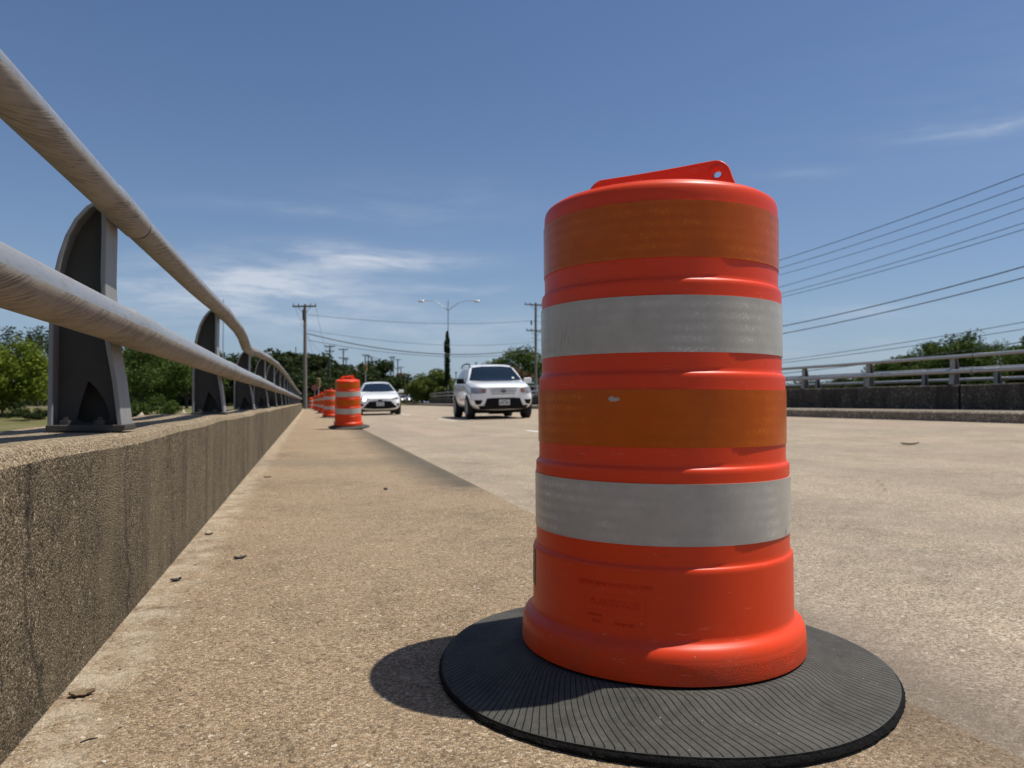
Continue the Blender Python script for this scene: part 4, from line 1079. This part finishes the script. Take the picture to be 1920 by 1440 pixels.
def street_lamp(px, dep, ytop, arms, label, r=.09, head=True, shaft_over=0):
    p = at(px, dep, py=ytop); z0 = gz(p.x, p.y) - .1; e = tag(empty('street_lamp', (p.x, p.y, z0), R(-15)), label, 'street lamp'); H = p.z - z0
    m = MB(); m.tube([(0, 0, 0), (0, 0, H * .5), (0, 0, H + shaft_over)], [r, r * .8, r * .55], 14); m.build('mast', M['galv'], e, smooth=50)
    for s, L, rise in arms:
        m = MB(); base = H - rise
        pts = [Vector((0, 0, base)), Vector((s * L * .18, 0, base + rise * .38)), Vector((s * L * .42, 0, base + rise * .78)), Vector((s * L * .7, 0, base + rise * .97)), Vector((s * L, 0, base + rise * .95))]
        m.tube(pts, [.045, .04, .035, .03, .03], 8); a_ = m.build('lamp_arm', M['galv'], e, smooth=60)
        m = MB(); n = 10; prof = []
        m.tube([(s * (L - .1), 0, base + rise * .95), (s * (L + .12), 0, base + rise * .95 - .01), (s * (L + .45), 0, base + rise * .95 - .03), (s * (L + .66), 0, base + rise * .95 - .02)], [.05, .13, .15, .04], 12)
        m.v = [(a, b * 1.2, c_) for a, b, c_ in m.v]; m.build('lamp_head', M['lamp_head'], a_, smooth=60)
    return e, p, z0, H
lampE, lp, lz0, lH = street_lamp(840, 84, 563, [(-1, 2.75, 1.15), (1, 2.95, 1.15)], 'double-armed street lamp on the median with ivy climbing its mast', shaft_over=.0)
street_lamp(790, 150, 700, [(-1, 2.2, 1.3), (1, 1.5, 1.6)], 'small far double-armed street lamp above the round bush')
street_lamp(417.5, 95, 560, [(-1, 1.8, .8)], 'thin tall mast seen between the second and third railing posts')
street_lamp(911, 150, 676, [(1, .3, .3)], 'small far lamp just over the SUV roof')

# ------------------------------------------------------------------ foliage
def leaf_mat(name, a, b, c_, rough=.7, trans=.25):
    t = NT(name); P = t.pos(); n = t.noise(P, 1.2, 4, .6); n2 = t.noise(P, 14, 3, .7)
    cc = t.mix(t.ramp(n, [(.3, 0), (.7, 1)]), a, b); cc = t.mix(t.ramp(n2, [(.45, 0), (.75, 1)]), cc, c_)
    t.done(cc, rough, 0, None, .15)
    tr = t.node('ShaderNodeBsdfTranslucent'); t.l.new(cc, tr.inputs['Color']); ms = t.node('ShaderNodeMixShader'); ms.inputs[0].default_value = trans
    t.l.new(t.b.outputs[0], ms.inputs[1]); t.l.new(tr.outputs[0], ms.inputs[2]); t.l.new(ms.outputs[0], t.out.inputs[0]); return t.m
M['leaf_bright'] = leaf_mat('bright yellow-green leaves', (.085, .13, .012), (.15, .19, .018), (.22, .245, .03))
M['leaf_mid'] = leaf_mat('mid green leaves', (.04, .072, .014), (.07, .11, .018), (.11, .145, .028))
M['leaf_dark'] = leaf_mat('dark evergreen leaves', (.026, .042, .013), (.045, .064, .018), (.07, .088, .026))
M['leaf_bush'] = leaf_mat('bush leaves', (.075, .105, .022), (.13, .16, .03), (.18, .20, .05))
M['ivy'] = leaf_mat('ivy leaves', (.018, .032, .010), (.03, .05, .012), (.045, .07, .018), trans=.15)
M['leaf_red'] = leaf_mat('reddish seed heads', (.10, .055, .03), (.14, .075, .04), (.09, .09, .03))
M['bark'] = simple('bark', (.085, .065, .048), .9, scale=3, bump=.01)
def leaf_cloud(m, clumps, per, size, rnd, flat=.7):
    for (c_, r_) in clumps:
        for _ in range(per):
            d = Vector((rnd.gauss(0, 1), rnd.gauss(0, 1), rnd.gauss(0, 1))).normalized()
            p = c_ + Vector((d.x, d.y, d.z * flat)) * r_ * (rnd.random() ** .45)
            s_ = size * rnd.uniform(.6, 1.35)
            a = Vector((rnd.gauss(0, 1), rnd.gauss(0, 1), rnd.gauss(0, .6))).normalized(); b = a.cross(Vector((rnd.gauss(0, 1), rnd.gauss(0, 1), rnd.gauss(0, 1)))).normalized()
            q = [p - a * s_ * .5, p + b * s_ * .30 - a * s_ * .05, p + a * s_ * .5, p - b * s_ * .30 + a * s_ * .05]
            o = len(m.v); m.v += [tuple(v) for v in q]; m.f.append((o, o + 1, o + 2, o + 3)); m.m.append(0)
    return m
def tree(x, y, top, rx, ry, trunk_h, mat, label, seed, n_cl=34, per=95, size=.22, group=None, cat='tree', name='broadleaf_tree', base=None, lean=0, low=.0, trunk_r=.14):
    rnd = random.Random(seed); z0 = (gz(x, y) if base is None else base) - .05
    e = tag(empty(name, (x, y, z0)), label, cat, group); H = top - z0; ch = H - trunk_h; cz = trunk_h + ch * .5
    m = MB(); tops = []
    tp = Vector((lean, 0, trunk_h + ch * .35)); m.tube([(0, 0, 0), (lean * .3, 0, trunk_h * .6), tuple(tp)], [trunk_r * 1.25, trunk_r, trunk_r * .6], 9)
    clumps = []
    for i in range(n_cl):
        while True:
            v = Vector((rnd.uniform(-1, 1), rnd.uniform(-1, 1), rnd.uniform(-1, 1)))
            if .35 < v.length < 1: break
        wid = 1 - .25 * max(0, v.z) - low * max(0, -v.z)
        c_ = Vector((v.x * rx * wid * .86 + lean, v.y * ry * wid * .86, cz + v.z * ch * .5 * .84))
        clumps.append((c_, (rx * ry * ch * .5) ** (1 / 3) * rnd.uniform(.22, .40)))
    for i in range(0, n_cl, 3):
        c_ = clumps[i][0]; s0 = tp * .8 if rnd.random() < .5 else Vector((lean * .5, 0, trunk_h * .9)); mid = s0.lerp(c_, .5) + Vector((0, 0, .12 * ch)) * rnd.random()
        m.tube([s0, mid, c_], [trunk_r * .45, trunk_r * .28, trunk_r * .1], 6)
    m.build('trunk', M['bark'], e, smooth=60)
    m = MB(); leaf_cloud(m, clumps, per, size, rnd)
    m.build('crown', M[mat], e)
    return e
GL = 'trees below the bridge on the left'
GD = 'dark trees behind the left railing and poles'
def tp(px, dep, ytop, w_px, mat, lab, seed, **k):
    p = at(px, dep, py=ytop); rx = w_px * dep / 1400 / 2
    gzv = gz(p.x, p.y); H = p.z - gzv
    th = k.pop('trunk', H * .18)
    return tree(p.x, p.y, p.z, rx, k.pop('ry', rx * .9), th, mat, lab, seed, **k)
tp(5, 60, 628, 215, 'leaf_bright', 'bright yellow-green young tree left of the first railing post', 1, n_cl=60, per=260, size=.26, group=GL, trunk=.5, trunk_r=.10)
tp(-90, 75, 585, 200, 'leaf_mid', 'green tree at the picture edge behind the bright young tree', 2, n_cl=50, per=180, size=.3, group=GL)
tp(70, 105, 590, 230, 'leaf_dark', 'dark tree standing behind the bright young tree and first post', 3, n_cl=55, per=150, size=.4, group=GL, trunk=1.0)
tp(270, 66, 640, 215, 'leaf_mid', 'mid green bushy tree between the first and second railing posts', 4, n_cl=60, per=260, size=.25, group=GL, trunk=.7, low=.2)
tp(350, 78, 650, 150, 'leaf_mid', 'green tree just left of the second railing post', 5, n_cl=46, per=200, size=.28, group=GL, trunk=.8)
tp(185, 84, 640, 170, 'leaf_mid', 'green tree hidden mostly behind the first railing post', 6, n_cl=40, per=140, size=.3, group=GL, trunk=.6)
for i, (px, dep, yt, w, lab) in enumerate([(300, 150, 650, 160, 'far dark tree rising over the lower pipe between the first two posts'), (400, 120, 658, 120, 'dark tree seen between the second and third railing posts'), (462, 110, 664, 110, 'dark tree over the third railing post'),
                              (515, 115, 657, 110, 'dark tree over the low part of the wavy top pipe'), (548, 125, 660, 90, 'dark tree immediately left of the tall utility pole'), (592, 118, 663, 80, 'dark tree immediately right of the tall utility pole'),
                              (622, 140, 676, 80, 'dark tree behind the first small utility pole'), (650, 150, 690, 90, 'low dark tree in front of the grey-roofed building'), (705, 170, 677, 90, 'large rounded dark tree behind the cluster of three poles'),
                              (672, 190, 684, 90, 'dark tree whose crown shows over the grey roof'), (735, 185, 712, 50, 'low dark tree above the sedan roof'), (560, 95, 705, 90, 'low dark shrubby tree at the foot of the tall pole'), (612, 105, 712, 80, 'low dark shrubby tree behind the row of drums')]):
    tp(px, dep, yt - 2, w * 1.45, 'leaf_dark', lab, 20 + i, n_cl=70, per=230, size=.62 if dep > 112 else .45, group=GD, trunk=.4, low=.0)
# median bush and trees on the right
tp(814, 88, 694, 96, 'leaf_bush', 'wide rounded green bush on the median left of the SUV', 50, n_cl=60, per=260, size=.27, trunk=.25, cat='bush', name='bush', trunk_r=.07)
tp(792, 84, 704, 62, 'leaf_bush', 'smaller round bush with a dark bare foot at the end of the median', 51, n_cl=44, per=240, size=.25, trunk=.6, cat='bush', name='bush', trunk_r=.12)
tp(842, 90, 706, 70, 'leaf_bush', 'low bush around the foot of the ivied street lamp', 52, n_cl=34, per=220, size=.25, trunk=.2, cat='bush', name='bush', trunk_r=.07)
tp(295, 44, 742, 110, 'leaf_mid', 'low green shrub between the first two railing posts, under the bushy tree', 90, n_cl=24, per=200, size=.12, trunk=.1, cat='bush', name='bush', trunk_r=.04)
tp(222, 48, 752, 80, 'leaf_dark', 'low dark shrub just right of the first railing post', 91, n_cl=22, per=180, size=.12, trunk=.1, cat='bush', name='bush', trunk_r=.04)
tp(55, 56, 768, 90, 'leaf_dark', 'low dark shrub at the foot of the bright young tree', 92, n_cl=22, per=180, size=.13, trunk=.1, cat='bush', name='bush', trunk_r=.04)
tp(-25, 70, 752, 130, 'leaf_dark', 'dark shrub at the picture edge behind the bright young tree', 93, n_cl=24, per=180, size=.2, trunk=.1, cat='bush', name='bush', trunk_r=.04)
M['stone'] = simple('pale limestone', (.42, .35, .26), .9, var=.3, scale=3, bump=.02)
for k, (px, dep, py, r_) in enumerate(((262, 40, 772, .42), (322, 46, 772, .55), (345, 50, 768, .4))):
    q = at(px, dep, py=py); z0 = gz(q.x, q.y); bm = bmesh.new(); bmesh.ops.create_icosphere(bm, subdivisions=3, radius=1.0); rnd = random.Random(k)
    for v in bm.verts: v.co *= 1 + .18 * math.sin(v.co.x * 5 + k) * math.cos(v.co.y * 4) + rnd.uniform(-.03, .03); v.co = Vector((v.co.x * r_, v.co.y * r_ * .8, v.co.z * (q.z - z0) * .8))
    me = bpy.data.meshes.new('boulder'); bm.to_mesh(me); bm.free(); me.materials.append(M['stone']); me.polygons.foreach_set('use_smooth', [True] * len(me.polygons))
    o = bpy.data.objects.new('boulder', me); col.objects.link(o); o.location = (q.x, q.y, z0 + .1)
    tag(o, ('pale boulder just right of the first railing post, beyond the parapet', 'largest pale boulder under the bushy tree between the first two posts', 'small pale boulder against the second railing post')[k], 'boulder', 'pale boulders below the bridge')
GR = 'trees beyond the far parapet'
tp(978, 112, 650, 150, 'leaf_mid', 'broad tree between the SUV and the near drum, behind the second tall pole', 60, n_cl=60, per=220, size=.34, group=GR)
tp(938, 120, 668, 90, 'leaf_mid', 'smaller tree rising just over the SUV roof on the right', 61, n_cl=40, per=180, size=.34, group=GR)
tp(978, 100, 684, 80, 'leaf_red', 'reddish low tree right behind the SUV', 62, n_cl=30, per=160, size=.3, group=GR)
for i, (px, dep, yt, w, mt, lab) in enumerate([(1640, 120, 684, 70, 'leaf_mid', 'lowest tree at the left end of the group beyond the far railing'), (1690, 105, 664, 90, 'leaf_mid', 'rounded tree second from the left beyond the far railing'), (1752, 100, 640, 110, 'leaf_mid', 'bright rounded tree in the middle of the group beyond the far railing'),
                                (1812, 98, 620, 120, 'leaf_mid', 'tallest tree beyond the far railing'), (1865, 125, 632, 70, 'leaf_mid', 'thin airy tree right of the tallest one beyond the far railing'), (1925, 100, 628, 80, 'leaf_mid', 'tree at the right picture edge beyond the far railing'), (1985, 95, 615, 130, 'leaf_mid', 'tree just past the right picture edge beyond the far railing'),
                                (1580, 150, 708, 90, 'leaf_dark', 'low far tree showing faintly between the two far railings'), (1510, 170, 716, 90, 'leaf_dark', 'lowest far tree beside the near drum beyond the railings')]):
    thin = 'airy' in lab
    tp(px, dep, yt - 3, w * 1.3, mt, lab, 70 + i, n_cl=26 if thin else 62, per=110 if thin else 230, size=.34, group=GR, trunk=1.0)
# scrub along the foot of the far trees
m = MB(); rnd = random.Random(19); cl = []
for k in range(240):
    px = rnd.uniform(-120, 760); dep = rnd.uniform(120, 150); q = at(px, dep, 0)
    if q.x > -2: continue
    cl.append((Vector((q.x, q.y, gz(q.x, q.y) + rnd.uniform(.6, 2.2))), rnd.uniform(1.4, 2.4)))
leaf_cloud(m, cl, 110, .6, rnd, .8)
tag(m.build('undergrowth', M['leaf_dark']), 'dark scrub filling the gaps under the trees on the left', 'undergrowth', kind='stuff')
# distant tree belt closing the horizon
m = MB(); rnd = random.Random(9); cl = []
for k in range(150):
    a = R(-75 + 150 * k / 150) ; d = rnd.uniform(290, 360)
    x, y = d * math.sin(a), d * math.cos(a)
    if abs(x) < 14: continue
    cl.append((Vector((x, y, rnd.uniform(.5, 5.5) if x < 0 else rnd.uniform(0, 3.5))), rnd.uniform(5, 8)))
leaf_cloud(m, cl, 130, 1.5, rnd, .6)
tag(m.build('distant_woods', M['leaf_dark']), 'far belt of dark woods along the horizon', 'woods', kind='stuff')
# ivy up the lamp mast
m = MB(); rnd = random.Random(3); cl = []
zt = CAMZ + (754 - 622) * 84 / 1400; zb = CAMZ + (754 - 720) * 84 / 1400
for k in range(46):
    z = zb + (zt - zb) * k / 45; w = .33 if k < 36 else .33 - .026 * (k - 36)
    cl.append((Vector((lp.x - .10 + rnd.uniform(-.06, .06) * 1, lp.y + rnd.uniform(-.1, .1), z)), max(.08, w)))
for k in range(5): cl.append((Vector((lp.x - .36, lp.y, zt - 1.3 - .22 * k)), .10))
for k in range(14): cl.append((Vector((lp.x + rnd.uniform(-.5, .6), lp.y + rnd.uniform(-.4, .4), rnd.uniform(gz(lp.x, lp.y), zb))), .42))
leaf_cloud(m, cl, 150, .15, rnd, 1.0)
tag(m.build('climbing_ivy', M['ivy']), 'dark ivy column wrapped round the mast of the median street lamp', 'ivy')
# dry grass tufts along the median
m = MB(); rnd = random.Random(11)
for _ in range(4200):
    x = rnd.uniform(9.5, 17); y = rnd.uniform(86, 100); h = rnd.uniform(.08, .3); z = gz(x, y)
    if x < 11.4: continue
    a = rnd.uniform(0, 6.28); w = .02; o = len(m.v); m.v += [(x - w * math.cos(a), y - w * math.sin(a), z), (x + w * math.cos(a), y + w * math.sin(a), z), (x + rnd.uniform(-.1, .1), y, z + h)]; m.f.append((o, o + 1, o + 2)); m.m.append(0)
tag(m.build('grass', leaf_mat('dry grass blades', (.16, .14, .06), (.28, .23, .10), (.10, .11, .03))), kind='stuff')

# ------------------------------------------------------------------ signals, signs, buildings
M['sig_yellow'] = simple('faded yellow signal back plate', (.50, .36, .15), .6)
M['sig_body'] = simple('signal housing', (.06, .055, .03), .6)
M['lens_red'] = simple('signal lens', (.12, .02, .02), .3)
def signal(px, dep, py, label, tall=1.15):
    p = at(px, dep, py=py); z0 = gz(p.x, p.y); e = tag(empty('traffic_signal', (p.x, p.y, z0), R(-8)), label, 'traffic signal', 'traffic signals at the far crossing'); H = p.z - z0
    m = MB(); m.tube([(0, .12, 0), (0, .12, H + .6)], .07, 10); m.build('mast', M['galv'], e, smooth=50)
    m = MB(); m.box((0, 0, H), (.42, .16, tall)); h = bevel(m.build('signal_head', M['sig_yellow'], e), .05)
    for k in range(3):
        q = MB(); q.lathe([(0, 0), (.09, .0), (.115, .05), (.12, .18), (.125, .18)], 16); q.v = [(v[0], -v[2] - .09, v[1] + H + (k - 1) * tall * .31) for v in q.v]; q.build('signal_lens', M['sig_body'], h, smooth=50)
    return e
signal(685, 105, 690, 'yellow traffic signal head in front of the grey roof, above the sedan', 1.0)
signal(597, 92, 718, 'yellow traffic signal head low behind the row of drums', 1.2)
p = at(590, 90, py=727); e = tag(empty('stop_sign', (p.x, p.y, gz(p.x, p.y)), R(-10)), 'faded round-cornered red sign low between the tall pole and the yellow signal', 'road sign')
m = MB(); m.tube([(0, .05, 0), (0, .05, p.z - e.location.z)], .03, 8); m.build('post', M['galv'], e, smooth=50)
M['sign_red'] = simple('faded sign red', (.34, .10, .08), .5)
m = MB(); m.prism([(.40 * math.cos(R(22.5 + 45 * k)), .40 * math.sin(R(22.5 + 45 * k)) + p.z - e.location.z) for k in range(8)], -.01, .01); m.build('sign_panel', M['sign_red'], e)

M['sh_red'] = simple('shop sign red', (.45, .03, .03), .5); M['sh_white'] = simple('shop sign white', (.7, .68, .66), .5)
def totem(px, dep, y0, y1, w, label, mats, green=False):
    p = at(px, dep, py=y0); b = at(px, dep, py=y1); z0 = gz(p.x, p.y); e = tag(empty('roadside_sign', (p.x, p.y, z0), R(-12)), label, 'sign'); m = MB()
    m.box((-w * .35, 0, (b.z - z0) / 2), (.25, .25, b.z - z0)); m.box((w * .35, 0, (b.z - z0) / 2), (.25, .25, b.z - z0)); m.build('leg', M['galv'], e)
    m = MB(); m.box((0, 0, (p.z + b.z) / 2 - z0), (w, .5, p.z - b.z)); pn = bevel(m.build('sign_panel', mats[0], e), .05)
    m = MB(); m.box((0, -.27, (p.z * .4 + b.z * .6) - z0), (w * .7, .06, (p.z - b.z) * .25)); m.build('sign_stripe', mats[1], pn)
totem(749.5, 190, 700, 716, 1.5, 'red upright roadside sign beside the far utility poles', [M['sh_red'], M['sh_white']])
M['green'] = simple('street sign green', (.01, .14, .08), .5)
totem(996, 92, 712, 722, 1.6, 'green road sign low between the SUV and the near drum', [M['green'], M['sh_white']])
totem(757, 200, 706, 709, 2.2, 'small dark hanging street sign right of the red one', [M['wood_far'], M['galv']])

M['wallb'] = simple('building wall', (.20, .19, .17), .8, scale=1); M['roofb'] = simple('grey shingle roof', (.155, .15, .15), .9, scale=2)
M['win'] = simple('dark window', (.02, .025, .03), .15)
def house(px, dep, ye, yr, w, d, label, wall='wallb', roof='roofb', flat=False, n=5):
    p = at(px, dep, py=ye); r_ = at(px, dep, py=yr); z0 = gz(p.x, p.y); e = tag(empty('building', (p.x, p.y, z0 - .1), R(-15)), label, 'building'); h = p.z - z0; hr = r_.z - z0
    m = MB(); m.box((0, d / 2, h / 2), (w, d, h)); wl_ = m.build('wall', M[wall], e)
    m = MB()
    if flat: m.box((0, d / 2, h + (hr - h) / 2 + .003), (w + .6, d + .6, hr - h))
    else:
        o = .6; m.add([(-w / 2 - o, -o, h), (w / 2 + o, -o, h), (w / 2 + o, d + o, h), (-w / 2 - o, d + o, h), (-w / 2 + 1.5, d / 2, hr), (w / 2 - 1.5, d / 2, hr)], [(0, 1, 5, 4), (1, 2, 5), (2, 3, 4, 5), (3, 0, 4), (0, 3, 2, 1)])
    m.build('roof', M[roof], e)
    for k in range(n):
        x = -w / 2 + w * (k + .5) / n; m = MB(); m.box((x, -.02, h * .5), (w / n * .5, .08, h * .4)); wd = m.build('window', M['win'], e)
        m = MB(); m.box((x, -.04, h * .5 - h * .215), (w / n * .56, .12, .08)); m.build('sill', M['sh_white'], wd)
house(662, 158, 703, 687, 4.2, 7, 'grey-roofed building above the leaning drum, in front of the dark trees', n=3)
house(744, 260, 728, 716, 14, 10, 'low pale shop far behind the sedan, below the poles', wall='sh_white', flat=True)
house(728, 230, 742, 731, 9, 8, 'low brownish building behind the sedan mirror', roof='sh_red', flat=True)

# ------------------------------------------------------------------ litter on the walk and road
def on_walk(px, py, z=0.0):
    dep = (CAMZ - z) * 1400 / (py - 754); p = at(px, dep, -CAMZ + z); return Vector((p.x, p.y, z))
M['leafdry'] = simple('dry leaf', (.17, .12, .065), .8, scale=60)
M['leafdark'] = simple('dark seed pod', (.022, .022, .026), .5, scale=60)
def dry_leaf(loc, L, W, mat, label, rz, curl=.3, seed=0, name='dry_leaf', cat='leaf'):
    rnd = random.Random(seed); m = MB(); n, k = 14, 8; vs = []
    for i in range(n + 1):
        t_ = i / n; w = W * math.sin(math.pi * t_ ** .8) ** .7 * (1 + .25 * rnd.uniform(-1, 1)); x = (t_ - .5) * L
        for j in range(k + 1):
            s_ = j / k * 2 - 1; vs.append((x, s_ * w / 2, .002 + curl * W * (s_ * s_) * .6 + curl * W * .5 * (2 * t_ - 1) ** 2 + .0012 * rnd.uniform(0, 1)))
    m.add(vs, [(i * (k + 1) + j, (i + 1) * (k + 1) + j, (i + 1) * (k + 1) + j + 1, i * (k + 1) + j + 1) for i in range(n) for j in range(k)])
    o = m.build(name, M[mat], smooth=60); md = o.modifiers.new('t', 'SOLIDIFY'); md.thickness = .0012; o.location = loc; o.rotation_euler = (0, 0, rz); return tag(o, label, cat)
dry_leaf(on_walk(162, 1300), .040, .024, 'leafdry', 'curled brown dry leaf near the foot of the near parapet', .2, .35, 1)
dry_leaf(on_walk(334, 1088), .030, .017, 'leafdark', 'small dark curled leaf, second nearest along the foot of the parapet', .5, .5, 2)
dry_leaf(on_walk(453, 1046), .042, .018, 'leafdark', 'dark pointed leaf lying on the walk farthest out from the parapet', .4, .4, 3)
dry_leaf(on_walk(394, 1002), .030, .020, 'leafdry', 'small grey-brown leaf beside the parapet, beyond the dark ones', .1, .4, 4)
dry_leaf(on_walk(724, 918), .035, .02, 'leafdark', 'tiny dark speck of leaf in the middle of the walk ahead of the drums', .9, .5, 5)
dry_leaf(on_walk(503, 895), .05, .025, 'leafdry', 'tiny leaf beside the wall far up the walk', .3, .3, 6)
pr = on_walk(1705, 828, .10); dry_leaf(Vector((pr.x, pr.y, road_z(pr.x) + .004)), .20, .10, 'leafdry', 'crumpled pale scrap lying on the road right of the near drum', -.25, .2, 7, 'litter_scrap', 'litter')
m = MB(); m.tube([(-.013, 0, .0015), (0, .001, .0025), (.012, -.001, .0015)], [.0009, .0012, .0007], 6); o = m.build('twig', M['leafdark'], smooth=60, loc=on_walk(176, 1382)); o.rotation_euler = (0, 0, .55); tag(o, 'short dark twig on the walk below the curled leaf', 'twig')
M['pebble'] = simple('pale pebble', (.55, .50, .42), .8, scale=50); M['pebbled'] = simple('dark pebble', (.08, .06, .045), .8, scale=50)
m = {True: MB(), False: MB()}; rnd = random.Random(4)
def pebble(mb, x, y, r_):
    bm = bmesh.new(); bmesh.ops.create_icosphere(bm, subdivisions=1, radius=r_)
    for v in bm.verts: v.co *= rnd.uniform(.75, 1.2); v.co.z *= .55
    o = len(mb.v); mb.v += [(v.co.x + x, v.co.y + y, v.co.z + r_ * .3) for v in bm.verts]
    for f in bm.faces: mb.f.append(tuple(v.index + o for v in f.verts)); mb.m.append(0)
    bm.free()
for _ in range(150):
    y = rnd.uniform(.55, 6); x = -.42 + abs(rnd.gauss(0, .13)) + .01
    pebble(m[rnd.random() < .55], x, y, rnd.choice((.0016, .002, .0028, .0038)))
for _ in range(90):
    y = rnd.uniform(.6, 3.5); x = rnd.uniform(-.3, 1.0)
    pebble(m[rnd.random() < .5], x, y, rnd.choice((.0012, .0016, .0022)))
for k_, v_ in m.items(): tag(v_.build('loose_gravel', M['pebble' if k_ else 'pebbled'], smooth=60), ('pale' if k_ else 'dark') + ' loose grit scattered along the foot of the parapet', 'grit', kind='stuff')
